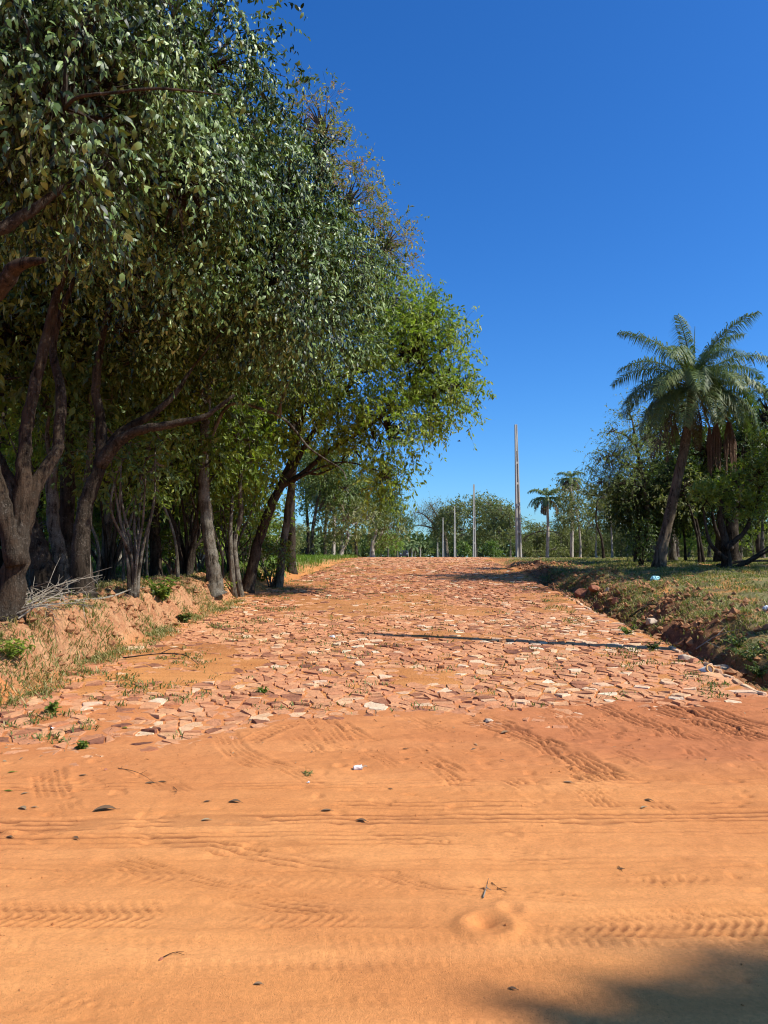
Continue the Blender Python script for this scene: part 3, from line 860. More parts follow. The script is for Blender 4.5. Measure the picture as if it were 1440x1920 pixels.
# grey-brown single trunk at the end of the bank
bC = gb(404, 1100, 16.0)
tree('broadleaf_tree', 'straight grey brown trunk standing at the far end of the earth bank', 'tree', bC,
     [stem([(404, 1100), (399, 1060), (391, 1010), (386, 960), (382, 900), (382, 840), (386, 780), (396, 700), (420, 600)], 16.0, [.19, .145, .135, .13, .12, .11, .09, .07, .05]),
      limb([(383, 850), (420, 770), (450, 757), (500, 770), (540, 792), (575, 835), (602, 856), (640, 880), (650, 900)], 15.4, [.045, .036, .032, .03, .026, .022, .018, .012, .008], [0, -.1, -.2, -.3, -.4, -.5, -.6, -.6, -.6])],
     [((-2.6, 14.3, 7.0), (2.1, 1.9, 2.2), 330), ((-.95, 14.2, 7.0), (.95, 1.2, 1.2), 130), ((-1.7, 13.6, 5.75), (1.5, 1.1, .8), 100)],
     LEAF_DARK, BARK_GREY, seed=14, twigs=7, leaves=12, crad=.36, hole=.5, face=(.95, .42, .45), L=.112, W=.038, droop=.7, fine=False, twl=.48, var=.5, twigtubes=False, group='roadside trees on the left')

# pale green tree leaning over the road
def push(k, lobes):     # the same lobes seen k times further off
    return [((c[0] * k, c[1] * k, EYE + (c[2] - EYE) * k), tuple(q * k for q in r), int(n * k * k)) for c, r, n in lobes]
bD = gb(463, 1092, 18.4)
tree('leaning_tree', 'pale green tree leaning from the left over the road, crown reaching furthest into the sky', 'tree', bD,
     [stem([(463, 1092), (478, 1040), (503, 960), (527, 912), (552, 872), (600, 790), (660, 720)], 18.4, [.15, .13, .12, .105, .07, .055, .03]),
      limb([(527, 912), (565, 890), (613, 848), (672, 812), (730, 773), (790, 745), (850, 728)], 18.4, [.09, .07, .055, .045, .035, .028, .015]),
      limb([(520, 920), (538, 880), (552, 840), (566, 790), (590, 720)], 18.5, [.09, .07, .06, .05, .03]),
      limb([(540, 905), (575, 888), (600, 888), (640, 870)], 18.2, [.05, .04, .03, .015])],
     push(1.12, [((.65, 16.2, 5.9), (1.25, 1.3, 1.25), 90), ((1.3, 16.2, 5.35), (.74, 1.0, .9), 55), ((1.05, 16.4, 6.7), (.75, .9, .75), 40), ((-.6, 16.2, 5.6), (1.5, 1.4, 1.4), 110), ((.1, 15.9, 4.2), (.95, 1.0, .95), 48),
      ((0, 15.8, 3.35), (.45, .6, .7), 18), ((-1.5, 16.2, 4.6), (1.2, 1.1, .9), 60), ((.95, 16, 4.5), (.5, .6, .4), 12), ((.0, 16.4, 7.0), (1.2, 1.1, .8), 50)]),
     LEAF_LIGHT, BARK_BROWN, seed=15, twigs=6, leaves=9, crad=.36, L=.12, W=.045, droop=.45, fine=False, twl=.36, var=.5, minr=.007, twigtubes=True, shell=.35, limb_r=.05, clumpvar=.26)

# sparse seeding tree standing taller behind
bF = gb(520, 1080, 20)
tree('seeding_tree', 'tall thin tree with reddish yellow sparse crown showing behind the dark foliage', 'tree', bF,
     [stem([(520, 1080), (540, 960), (560, 800), (580, 600), (600, 400), (610, 250)], 20, [.11, .10, .09, .08, .06, .04])],
     push(1.08, [((-1.65, 18.5, 12.2), (.95, 1.1, 1.6), 60), ((-1.0, 18.5, 10.4), (1.15, 1.2, 1.5), 70), ((.0, 18.5, 9.4), (.8, 1, 1.1), 50), ((-.7, 18.5, 8.4), (1.4, 1.2, 1.3), 60), ((.25, 18.3, 8.0), (.6, .8, .8), 30), ((-2.6, 18.5, 11), (1.4, 1.2, 2.2), 70)]),
     LEAF_SEED, BARK_GREY, seed=16, twigs=4, leaves=10, crad=.35, L=.11, W=.038, droop=.35, fine=False, twl=.4, var=.5, minr=.008, twigtubes=True, shell=.2, limb_r=.035, clumpvar=.3)

bE = gb(546, 1062, 24.5)
tree('roadside_tree', 'slender dark upright trunk at the grassy left roadside, right of the leaning tree', 'tree', bE,
     [stem([(546, 1062), (547, 1010), (546, 950), (548, 890), (548, 820), (550, 760), (556, 680)], 24.5, [.16, .13, .125, .12, .11, .10, .06])],
     [((-2.9, 24.5, 7.6), (1.9, 1.5, 1.6), 100), ((-4.2, 24.8, 5.9), (1.4, 1.2, 1.0), 45)],
     LEAF_FOREST, BARK_DARK, seed=17, twigs=5, leaves=8, crad=.4, L=.15, W=.06, droop=.5, twl=.45)

# trunks between and behind them
def woods(pixs, d, rads, lobes, mat, bk, seed, label, name='woodland_tree', extra=(), **k):
    b = gb(pixs[0][0], pixs[0][1], d)
    return tree(name, label, 'tree', b, [stem(pixs, d, rads)] + list(extra), lobes, mat, bk, seed=seed, **{**dict(twigs=5, leaves=8, crad=.42, L=.15, W=.062, droop=.5, twl=.45), **k})
woods([(100, 1100), (78, 1060), (58, 1000), (38, 940), (5, 880), (-40, 780)], 11.8, [.24, .19, .16, .13, .1, .06], [((-5.6, 12, 5.5), (1.7, 1.6, 1.5), 110)], LEAF_FOREST, BARK_DARK, 21, 'thick dark trunk leaning left just right of the forked trunk at the left edge')
woods([(118, 1098), (113, 1040), (100, 990), (98, 930), (100, 870), (113, 810), (118, 730), (112, 620)], 12.4, [.13, .11, .105, .1, .09, .08, .06, .04], [((-5.2, 12.6, 6.3), (1.6, 1.6, 1.7), 110)], LEAF_FOREST, BARK_GREY, 22, 'wavy mottled pale trunk between two dark trunks on the left', extra=[limb([(101, 880), (88, 820), (96, 760)], 12.5, [.05, .04, .02])])
woods([(136, 1090), (133, 1040), (126, 980), (126, 920), (132, 850), (124, 780), (126, 690)], 14.5, [.08, .075, .07, .065, .06, .05, .03], [((-5.8, 15, 5.6), (1.8, 1.6, 1.5), 90)], LEAF_FOREST, BARK_GREY, 23, 'thin grey trunk just left of the dark arching trunk')
woods([(292, 1090), (292, 1030), (290, 975), (296, 910), (290, 850)], 17, [.14, .13, .12, .09, .06], [((-5.0, 17, 4.6), (1.6, 1.5, 1.4), 90)], LEAF_FOREST, BARK_DARK, 24, 'short dark upright trunk behind the leafy plant on the bank')
woods([(164, 880), (168, 850), (172, 790), (168, 740)], 12.6, [.05, .05, .045, .03], [((-4.9, 13.2, 4.9), (1.3, 1.2, 1.0), 70)], LEAF_FOREST, BARK_GREY, 25, 'pale thin trunk rising behind the fork of the dark arching trunk',
      extra=[stem([(150, 1090), (156, 1000), (163, 900), (164, 880)], 12.6, [.06, .055, .05, .05])])
woods([(452, 1092), (440, 1020), (452, 960), (450, 900), (470, 850)], 17.5, [.07, .06, .06, .05, .03], [((-3.4, 17.6, 4.3), (1.0, 1.1, 1.0), 60)], LEAF_LIGHT, BARK_GREY, 26, 'thin pair of trunks close to the left of the leaning tree', extra=[stem([(440, 1092), (432, 1010), (436, 930)], 17.3, [.06, .05, .03])])

def many_stem(px, py, d, n, h, spread, rad, lobes, mat, bk, seed, label, name='many_stemmed_shrub', cat='shrub', **k):
    g = np.random.default_rng(seed); b = gb(px, py, d); st = []
    for q in range(n):
        a = g.random() * 6.28; s = spread * (.3 + .8 * g.random()); o_ = np.array([math.cos(a), math.sin(a), 0]) * s
        hh = h * (.7 + .4 * g.random())
        st.append(([b + o_ * .12, b + o_ * .3 + [0, 0, hh * .3], b + o_ * .7 + [g.normal() * .1, g.normal() * .1, hh * .65], b + o_ * 1.3 + [g.normal() * .15, 0, hh]], [rad, rad * .85, rad * .6, rad * .3]))
    return tree(name, label, cat, b, st, lobes, mat, bk, seed=seed, **{**dict(twigs=5, leaves=7, crad=.32, L=.13, W=.055, droop=.4, twl=.35, limb_r=.03), **k})
many_stem(250, 1110, 12.2, 9, 2.3, .42, .032, [((-4.3, 12.4, 3.3), (1.1, .9, .7), 40)], LEAF_FOREST, BARK_GREY, 31, 'pale many stemmed shrub on the bank behind the dead twigs')
many_stem(352, 1085, 16.5, 12, 2.4, .6, .045, [((-4.4, 16.8, 3.8), (1.3, 1.1, .9), 70)], LEAF_FOREST, BARK_DARK, 32, 'dark thicket of thin stems left of the straight grey trunk')
many_stem(432, 1085, 19.5, 7, 2.0, .5, .03, [((-4.1, 19.6, 3.3), (.8, .7, .6), 28)], LEAF_LIGHT, BARK_GREY, 33, 'light leaved shrub of thin stems between the grey trunk and leaning tree')
many_stem(200, 1092, 15.5, 9, 2.6, .7, .04, [((-5.7, 16, 3.8), (1.3, 1.1, 1.0), 60)], LEAF_FOREST, BARK_DARK, 34, 'dark thin stemmed shrub right of the dark arching trunk')
many_stem(510, 1078, 20, 5, .9, .5, .02, [((-3.0, 19.8, 1.7), (.6, .5, .35), 40)], LEAF_BRIGHT, BARK_GREY, 35, 'low bright green bush at the foot of the leaning tree', leaves=6, L=.10, W=.045, cr=.2, twl=.22)

g = np.random.default_rng(55)
lowb = [o_ for o_ in bpy.data.objects if o_.get('label', '').startswith('low bright green bush')][0]
for i, (px, d, sc) in enumerate([(205, 17, 1.1), (268, 19, 1.2), (322, 17.5, 1.0), (336, 22, 1.4), (376, 20, 1.2), (432, 21, 1.3), (62, 16, 1.1), (455, 24, 1.5), (488, 26, 1.3), (240, 23, 1.5)]):
    p = at(px, 1080, d); copy_tree(lowb, (p[0], p[1], gnd(p[0], p[1]) - .03), i * 1.3, (sc * 1.25, sc * 1.25, sc * (.8 + .4 * g.random())), 'low bright green bush among the trunks of the left wood', 'low bushes among the left trunks')
# background wood, left: copies of four grown trees -----------------------------------
def proto(seed, h, lobes_n, mat, bk, label, name='woodland_tree', lean=.0, rad=.12, crown_lo=.38, wid=1.0, **k):
    g = np.random.default_rng(seed)
    st = [([(0, 0, -.1), (g.normal() * .1, 0, h * .2), (lean + g.normal() * .2, g.normal() * .2, h * .5), (lean * 1.6 + g.normal() * .3, g.normal() * .3, h * .85)], [rad * 1.25, rad, rad * .7, rad * .3])]
    lobes = []
    for q in range(lobes_n):
        z = h * (crown_lo + .1 + (.85 - crown_lo) * (q + .5) / lobes_n); a = g.random() * 6.28; rr = wid * h * .13 * (1.2 - .4 * q / lobes_n)
        lobes.append(((math.cos(a) * rr + lean, math.sin(a) * rr, z), (wid * h * .17, wid * h * .17, h * .14), k.get('nc', 40)))
    k = {a: b for a, b in k.items() if a != 'nc'}
    return tree(name, label, 'tree', (0, 0, 0), st, lobes, mat, bk, seed=seed, **{**dict(twigs=5, leaves=8, crad=.5, L=.19, W=.085, droop=.4, twl=.5), **k})
pA = proto(41, 8.5, 5, LEAF_FOREST, BARK_DARK, 'x', rad=.13)
pB = proto(42, 7.5, 5, LEAF_FOREST, BARK_GREY, 'x', lean=.6, rad=.10, nc=36)
pC = proto(43, 6.0, 4, LEAF_OLIVE, BARK_PALE, 'x', lean=-.3, rad=.07, nc=24, crown_lo=.3)
pD = proto(44, 5.0, 5, LEAF_LIGHT, BARK_GREY, 'x', rad=.07, nc=30, crown_lo=.15, wid=1.25)
pE = proto(45, 9.0, 7, LEAF_OLIVE, BARK_GREY, 'x', rad=.14, nc=34, leaves=5, wid=1.35, crown_lo=.25, L=.30, W=.16, crad=.7)
pF = proto(46, 4.0, 4, LEAF_OLIVE, BARK_GREY, 'x', rad=.05, nc=26, crown_lo=.05, wid=1.5)
protos = [pA, pB, pC, pD]
pS = proto(47, 4.6, 3, LEAF_LIGHT, BARK_GREY, 'x', name='sapling', rad=.030, nc=16, crown_lo=.42, L=.12, W=.05, crad=.35, twl=.35)
g = np.random.default_rng(123)
for i, (px, d) in enumerate([(60, 13), (84, 15.5), (176, 14), (212, 17), (232, 15), (268, 18.5), (278, 14.8), (318, 18), (334, 15.6), (372, 18), (388, 19.5), (418, 17.6), (440, 19), (476, 21), (495, 22.5), (30, 15)]):
    b = gb(px, 1090, d); lab_ = 'thin young tree with a slim stem and light leaves in the left wood'
    if i == 0: pS.location = b; tag(pS, lab_, 'tree', 'thin young trees in the left wood'); pS.scale = (.8, .8, .8)
    else: c_ = copy_tree(pS, b, i * 2.2, (.7 + .3 * g.random(), .7 + .3 * g.random(), .65 + .5 * g.random()), lab_, 'thin young trees in the left wood'); c_.rotation_euler = (g.normal() * .10, g.normal() * .12, i * 2.2)
g = np.random.default_rng(99)
grp = 'trees of the wood behind the left verge'
WL = {0: 'dark leaved woodland tree in the shade of the left wood', 1: 'leaning grey trunked woodland tree in the left wood', 2: 'pale trunked olive green tree within the left wood', 3: 'low light green tree growing in the left wood'}
first = {0: True, 1: True, 2: True, 3: True}
def place(kind, x, y, rz, sc):
    p = protos[kind]; z = gnd(x, y)
    if first[kind]:
        first[kind] = False
        p.location = (x, y, z); p.rotation_euler = (0, 0, rz); p.scale = (sc, sc, sc); p['label'] = WL[kind]; p['group'] = grp; return p
    return copy_tree(p, (x, y, z), rz, sc, WL[kind], grp)
grid_pts = []
for yy in np.arange(13.5, 46, 2.6):
    for xx in np.arange(-5.2 - (yy - 13) * .36, -5.2 + .02 * yy + .1, 2.3):
        pass
    x0 = -6.2 + .04 * yy - (0 if yy < 22 else .3)
    n_ = int(1.6 + yy * .12)
    for q in range(n_):
        x = x0 - q * 2.5 + g.normal() * .55; y = yy + g.normal() * .7
        if x / y < -.62 or (x / y > -.205 and y < 44): continue
        grid_pts.append((x, y))
for (x, y) in grid_pts:
    kind = int(g.choice([0, 0, 0, 1, 1, 1, 2])) if y < 30 else int(g.choice([0, 1, 2, 2, 3, 3]))
    place(kind, x, y, g.random() * 6.28, .85 + .35 * g.random())

# named trees further along the left verge
tree('pale_trunked_tree', 'small tree with a white forked trunk at the far left verge', 'tree', gb(698, 1046, 52),
     [stem([(698, 1046), (699, 1020), (704, 1000), (706, 985)], 52, [.17, .15, .12, .06]), limb([(700, 1020), (712, 1005), (720, 990)], 52, [.12, .09, .05])],
     [((-.9, 52, 4.2), (1.6, 1.5, 1.3), 45), ((.3, 52, 3.6), (1.1, 1, 1.1), 30)], LEAF_OLIVE, BARK_PALE, seed=51, twigs=4, leaves=7, L=.24, W=.11, crad=.6)
tree('pale_trunked_tree', 'small tree with a pale trunk leaning right, in the grass of the left verge', 'tree', gb(637, 1048, 40),
     [stem([(637, 1048), (642, 1030), (652, 1012), (652, 998)], 40, [.12, .11, .08, .04])],
     [((-2.0, 40, 3.6), (1.4, 1.2, 1.3), 45), ((-2.9, 40, 3.0), (1, 1, 1), 25)], LEAF_OLIVE, BARK_PALE, seed=52, twigs=4, leaves=7, L=.2, W=.09, crad=.5)
for i, (px, py, d, sc, kind) in enumerate([(585, 1046, 40, .95, 1), (668, 1045, 60, .9, 0), (700, 1045, 72, 1.0, 0), (728, 1045, 88, .95, 1), (610, 1045, 55, .9, 0), (640, 1045, 66, 1.0, 1), (745, 1044, 120, .95, 1), (575, 1046, 62, 1.1, 0), (715, 1045, 62, .55, 3), (740, 1044, 105, .6, 3)]):
    p = at(px, py, d); 
    copy_tree(protos[kind], (p[0], p[1], gnd(p[0], p[1]) - .05), i * 1.3, sc * (1 if d < 90 else 1.2), WL[kind].replace('in the shade of the left wood', 'far along the left verge').replace('in the left wood', 'far along the left verge').replace('growing far', 'far'), 'trees far along the left verge')

# ------------------------------------------------------------------ palms
def frond_mesh(name, L, rise, droop, nl, ll, mat, seed, plum=.5, wd=.022, hang=.55):
    g = np.random.default_rng(seed)
    n = 14; t = np.linspace(0, 1, n)
    el = R(rise) - droop * t ** 1.2
    dx = np.cos(el) * L / n; dz = np.sin(el) * L / n
    P = np.stack([np.cumsum(dx), np.cumsum(dx) * 0, np.cumsum(dz)], 1); P = np.vstack([[0, 0, 0], P])
    G = Geo(); G.tube(P, np.linspace(.028, .004, len(P)), 4, a=.7)
    tt = np.linspace(.16, .99, nl)
    V = []; A_ = []
    for s_ in (-1, 1):
        for q in tt:
            i = q * n; k = min(int(i), n - 1); f = i - k
            p = P[k] * (1 - f) + P[k + 1] * f; tan = P[k + 1] - P[k]; tan /= np.linalg.norm(tan)
            nrm = np.array([-tan[2], 0, tan[0]])
            l_ = ll * (math.sin(math.pi * (q * .86 + .1)) ** .6) * (.8 + .3 * g.random())
            d = np.array([0, s_, 0]) * .85 + tan * .55 + nrm * g.normal(0, plum) * .6; d /= np.linalg.norm(d)
            d2 = d * .6 + np.array([0, 0, -1]) * hang * (1.2 + .6 * g.random()); d2 /= np.linalg.norm(d2)
            a = p; b = p + d * l_ * .45; c = b + d2 * l_ * .6
            w_ = np.cross(d, nrm); w_ /= np.linalg.norm(w_) + 1e-9; w_ = w_ * wd
            V += [a - w_ * .5, a + w_ * .5, b - w_, b + w_, c - w_ * .15, c + w_ * .15]; A_ += [np.clip(.5 + g.normal(0, .22), 0, 1)] * 6
    m_ = len(V) // 6; b = np.arange(m_)[:, None] * 6
    G.add(V, np.concatenate([b + np.array([0, 1, 3, 2]), b + np.array([2, 3, 5, 4])]), a=np.array(A_))
    V = np.concatenate(G.V); 
    return mesh_data(name, V, [np.concatenate(G.Q)] + ([np.concatenate(G.T)] if G.T else []), mat, attrs={'v': np.concatenate(G.a)})
def palm(name, label, base, trunk_pts, rads, fronds, meshes, mat_trunk, dead=(), dmesh=None, extra=None, group=None, cat='palm'):
    base = np.asarray(base, float); root = thing(name, label, cat, base, group)
    G = Geo(); S = spline(np.asarray(trunk_pts) - base, 26)
    rr = np.interp(np.linspace(0, 1, 26), np.linspace(0, 1, len(rads)), rads) * (1 + .06 * np.sin(np.arange(26) * 2.6))
    G.tube(S, rr, 10, rough=.08); G.build('trunk', mat_trunk, root, True)
    top = S[-1]
    for az, tilt, k, sc in fronds:
        o = link('frond', meshes[k], root, tuple(top), (0, -R(tilt), R(az)), sc)
        o.rotation_mode = 'XYZ'
    for az, tilt, sc, z in dead:
        o = link('dead_frond', dmesh, root, (top[0], top[1], top[2] - z), (0, -R(tilt), R(az)), sc)
    if extra: extra(root, top)
    return root
big_fr = [frond_mesh('frond', 2.9, 70, 1.1, 110, .56, PALM, 1, wd=.0125), frond_mesh('frond', 2.9, 48, 1.5, 110, .60, PALM, 2, wd=.0125), frond_mesh('frond', 2.8, 25, 1.5, 106, .62, PALM, 3, wd=.0125), frond_mesh('frond', 2.6, -5, 1.35, 100, .6, PALM, 4, wd=.0125)]
dead_fr = frond_mesh('dead_frond', 2.1, -45, .75, 36, .45, PALM_DRY, 5, hang=1.3)
D = 22.0
pb = gb(1234, 1062, D)
tp = [pb] + [at(x, y, D) for x, y in ((1243, 1020), (1257, 960), (1270, 900), (1283, 840), (1293, 775), (1299, 726))]
fr = []
g = np.random.default_rng(4)
for q in range(5): fr.append((20 + q * 72, 0, 0, .92 + .1 * g.random()))
for q in range(8): fr.append((q * 45 + 8, 0, 1, .86 + .12 * g.random()))
for q in range(12): fr.append((q * 30 + 12, 0, 2, .82 + .14 * g.random()))
for q in range(12): fr.append((q * 30 + 30, 0, 3, .80 + .15 * g.random()))
fr += [(5, 0, 3, 1.0), (-35, 0, 3, .95)]
def bunches(root, top):
    g = np.random.default_rng(8)
    for cx, cy, w_, h_ in ((1342, 790, 10, 95), (1366, 790, 13, 108), (1330, 800, 6, 95)):
        G = Geo(); c = at(cx, cy, D - .3) - np.array(root.location)
        G.tube([top, (top + c) / 2 + [0, 0, .25], c], [.03, .025, .02], 5)
        for q in range(38):
            a = g.random() * 6.28; r_ = g.random() ** .5 * w_ / F * D; h = h_ / F * D * (.55 + .45 * g.random())
            p = c + [math.cos(a) * r_ * .3, math.sin(a) * r_ * .3, -.02]
            q1 = c + [math.cos(a) * r_, math.sin(a) * r_, -h * .45]; q2 = c + [math.cos(a) * r_ * .8 + g.normal() * .02, math.sin(a) * r_ * .8, -h]
            G.tube([p, q1, q2], [.012, .012, .007], 3, cap=False)
        G.build('hanging_fruit_bunch', FRUIT, root)
    G = Geo(); s0 = top; G.tube([s0, at(1301, 675, D) - np.array(root.location), at(1303, 612, D) - np.array(root.location)], [.03, .02, .008], 5)
    G.build('spear_leaf', PALM, root)
palm('leaning_palm', 'tall leaning feather palm on the right with brown hanging bunches', pb, tp, [.22, .165, .15, .145, .14, .14, .16], fr, big_fr, BARK_PALM,
     dead=[(195, 12, 1.15, .3), (180, -2, 1.0, .35), (-20, 0, .8, .3), (60, 0, .8, .3)], dmesh=dead_fr, extra=bunches)
sm_fr = [frond_mesh('frond', 2.2, 60, 1.6, 26, .5, PALM, 6, wd=.04), frond_mesh('frond', 2.2, 20, 1.7, 26, .5, PALM, 7, wd=.04), frond_mesh('frond', 1.9, -20, 1.2, 24, .45, PALM_DRY, 8, wd=.045, hang=1.0)]
def small_palm(label, px, py, ptop, d, sc=1.0, name='palm_tree', group=None, dry=5, mats=BARK_PALE, rad=.10, xt=None):
    b = gb(px, py, d); t_ = at(xt or px, ptop, d)
    fr = [(q * 51 + px, 0, 0, sc) for q in range(7)] + [(q * 45 + px * 2, 0, 1, sc) for q in range(8)] + [(q * 360 / max(dry, 1) + px, 0, 2, sc) for q in range(dry)]
    return palm(name, label, b, [b, (b + t_) / 2 + [.05, 0, 0], t_], [rad * 1.2, rad, rad * .8], fr, sm_fr, mats, group=group)
small_palm('small far palm with a pale thin trunk, first tree right of the tall concrete pole', 1026, 1042, 935, 50, .75)
small_palm('palm with a yellowing crown and white trunk left of the feathery trees', 1072, 1042, 898, 48, .52, xt=1070, dry=16)
small_palm('palm with a white trunk seen through the gap beneath the leaning tree', 625, 1046, 925, 45, .8, dry=7)
for i, (px, pt, d) in enumerate([(752, 1016, 210), (772, 1026, 230), (765, 1028, 250), (788, 1022, 240), (778, 1030, 260)]):
    small_palm('tiny distant palm at the far end of the road', px, 1044, pt, d, 1.3, group='distant palms at the far end of the road', name='distant_palm', dry=2, rad=.2)

# ------------------------------------------------------------------ trees on the right
tree('feathery_tree', 'slender light tree with feathery pale foliage left of the leaning palm', 'tree', gb(1222, 1058, 26.5),
     [stem([(1222, 1058), (1219, 1000), (1212, 940), (1208, 910), (1198, 860), (1194, 840), (1186, 790), (1180, 775)], 26.5, [.13, .10, .09, .075, .06, .05, .03, .02]),
      limb([(1196, 845), (1210, 825), (1222, 800)], 26.5, [.05, .035, .02]), limb([(1200, 880), (1170, 870), (1150, 855), (1125, 862)], 26.5, [.04, .03, .025, .015]), limb([(1195, 840), (1170, 815), (1140, 808)], 26.5, [.04, .03, .015]),
      stem([(1230, 1056), (1232, 1000), (1226, 960), (1214, 930)], 26.7, [.07, .06, .05, .04])],
     [((at(1185, 830, 26.5)), (1.15, 1, .9), 75), ((at(1145, 865, 26.5)), (.9, .8, .72), 50), ((at(1185, 900, 26.5)), (1.2, 1., .9), 60), ((at(1215, 810, 26.5)), (.6, .6, .6), 30), (at(1128, 905, 26.5), (.6, .5, .5), 22), (at(1180, 775, 26.5), (.45, .4, .35), 14)],
     LEAF_PALE, BARK_GREY, seed=61, twigs=5, leaves=9, L=.085, W=.03, crad=.4, twl=.4, droop=.55, twigtubes=True, shell=.1, minr=.008, limb_r=.03)
tree('dark_bush_tree', 'dense dark rounded tree behind the feathery tree', 'tree', gb(1195, 1052, 27),
     [stem([(1195, 1052), (1193, 1000), (1200, 940)], 27, [.12, .1, .06])],
     [(at(1190, 935, 27), (1.0, 1, 1.0), 80), (at(1235, 920, 27), (1.0, 1, 1.1), 80), (at(1270, 950, 27), (.8, .8, .9), 55), (at(1215, 965, 27), (1.0, .8, .6), 50)],
     LEAF_FOREST, BARK_DARK, seed=62, twigs=5, leaves=8, L=.15, W=.07, crad=.35, twl=.35, var=.15)
many_stem(1203, 1058, 23.5, 7, .9, .35, .02, [(at(1203, 1015, 23.5), (.45, .4, .6), 42)], LEAF_FOREST, BARK_DARK, 63, 'small round bush at the left foot of the leaning palm', name='small_bush', cat='bush', L=.09, W=.04, cr=.18, twl=.2, var=.3)
tree('broad_tree', 'large dark tree behind the palm, filling the right edge', 'tree', gb(1375, 1062, 25),
     [stem([(1375, 1062), (1372, 1000), (1380, 930), (1390, 850)], 25, [.26, .2, .15, .08]), stem([(1345, 1058), (1350, 1000), (1362, 940)], 25.3, [.14, .12, .06]),
      stem([(1320, 1055), (1308, 990), (1300, 950)], 24.6, [.06, .05, .03]), limb([(1372, 1030), (1345, 1000), (1335, 960)], 24.6, [.1, .07, .04])],
     [(at(1330, 850, 26), (1.3, 1.2, 1.3), 90), (at(1400, 850, 26), (1.4, 1.3, 1.5), 100), (at(1440, 780, 26), (1.3, 1.2, 1.4), 80), (at(1300, 930, 26.5), (1.0, 1, .8), 50), (at(1385, 945, 26), (1.6, 1.2, .8), 80), (at(1480, 900, 26), (1.2, 1.2, 1.5), 50)],
     LEAF_FOREST, BARK_DARK, seed=64, twigs=5, leaves=8, L=.15, W=.07, crad=.4, twl=.4, var=.25)
tree('tall_tree', 'upright green tree whose top shows just left of the palm crown', 'tree', gb(1262, 1052, 29),
     [stem([(1262, 1052), (1258, 960), (1250, 860), (1246, 800)], 29, [.14, .12, .1, .05])],
     [(at(1248, 790, 29), (.75, .8, 1.1), 50), (at(1256, 860, 29), (.9, .8, 1.0), 50)],
     LEAF_FOREST, BARK_GREY, seed=65, twigs=5, leaves=8, L=.17, W=.08, crad=.4, twl=.35, var=.35)
tree('bright_leaved_tree', 'small tree with bright green upward leaves in front of dark foliage at the right', 'tree', gb(1362, 1066, 20.5),
     [stem([(1362, 1066), (1360, 1020), (1350, 970), (1352, 940)], 20.5, [.12, .1, .08, .05]), limb([(1360, 1030), (1400, 990), (1425, 920)], 20.3, [.08, .06, .03]), limb([(1360, 1050), (1330, 1015), (1318, 950)], 20.3, [.06, .05, .02])],
     [(at(1345, 922, 20.3), (.55, .6, .22), 30), (at(1425, 890, 20), (.5, .6, .4), 34), (at(1385, 950, 20.5), (.5, .5, .35), 22), (at(1320, 935, 20), (.25, .3, .15), 8), (at(1420, 945, 20.5), (.5, .4, .3), 20), (at(1445, 840, 20.5), (.4, .4, .25), 12)],
     LEAF_BRIGHT, BARK_DARK, seed=66, twigs=4, leaves=8, L=.15, W=.05, crad=.22, twl=.24, var=.45, droop=-.12, up=.9, clumpvar=.25)
for (pxs, d, r_, lab) in (([(1312, 1052), (1308, 1010), (1296, 960), (1284, 930)], 24, .05, 'thin dark bare trunk right of the leaning palm'),
                          ([(1286, 1048), (1282, 1000), (1268, 960)], 27, .045, 'thin dark bare trunk behind the leaning palm, in its shade'),
                          ([(1132, 1046), (1128, 1010), (1118, 980), (1120, 940)], 36, .07, 'crooked dark trunk among the olive trees left of the dark rounded tree')):
    t_ = at(pxs[-1][0], pxs[-1][1] - 10, d)
    tree('thin_tree', lab, 'tree', gb(*pxs[0], d), [stem(pxs, d, [r_, r_ * .8, r_ * .6, r_ * .4][:len(pxs)])], [(t_, (.8, .8, .6), 26)], LEAF_OLIVE, BARK_DARK, seed=int(d), L=.14, W=.06, crad=.3, twl=.3, twigs=4, leaves=7)
for x_, y_, sc_, l_ in ((12.3, 18.2, .85, 'dark tree standing just outside the right edge, shading the verge'), (15.2, 19.6, 1.0, 'taller dark tree further outside the right edge beyond the shading one')):
    copy_tree(pA, (x_, y_, gnd(x_, y_)), x_, sc_, l_)
# mid-distance and background on the right
RL = 'olive green tree among the background trees on the right'
first_E = True
for i, (px, d, sc, k) in enumerate([(1088, 44, .78, 2), (1118, 50, .8, 2), (1148, 40, .72, 2), (1175, 52, .9, 2), (1052, 62, .7, 2), (1240, 40, .9, 3), (1290, 38, .8, 3), (1330, 42, .85, 1), (1390, 38, .9, 3), (1430, 36, .8, 1), (1270, 48, 1.0, 1), (1360, 50, 1.0, 0), (1425, 48, 1.1, 0), (1460, 40, 1.0, 0), (1310, 60, 1.1, 2), (1220, 60, 1.1, 2), (1410, 60, 1.1, 2), (1480, 34, .9, 1)]):
    p = at(px, 1045, d)
    copy_tree(protos[k], (p[0], p[1], gnd(p[0], p[1]) - .05), i * 2.1, sc, RL if k in (2, 3) else 'darker green tree among the background trees on the right', 'background trees on the right')
fl = 'low scrubby bush in the far hedge line on the right'
for i in range(40):
    px = 985 + i * 12.5 + g.normal() * 4; d = 62 + g.normal() * 6; p = at(px, 1045, d)
    loc = (p[0], p[1], gnd(p[0], p[1]) - .1); sc = .5 + .25 * g.random()
    if i == 0:
        pF.location = loc; pF.scale = (sc,) * 3; tag(pF, fl, 'bush', 'far hedge line on the right'); pF.name = 'hedge_bush'
    else:
        c = copy_tree(pF, loc, i * 1.7, (sc * 1.2, sc * 1.2, sc), fl, 'far hedge line on the right'); c.name = 'hedge_bush'
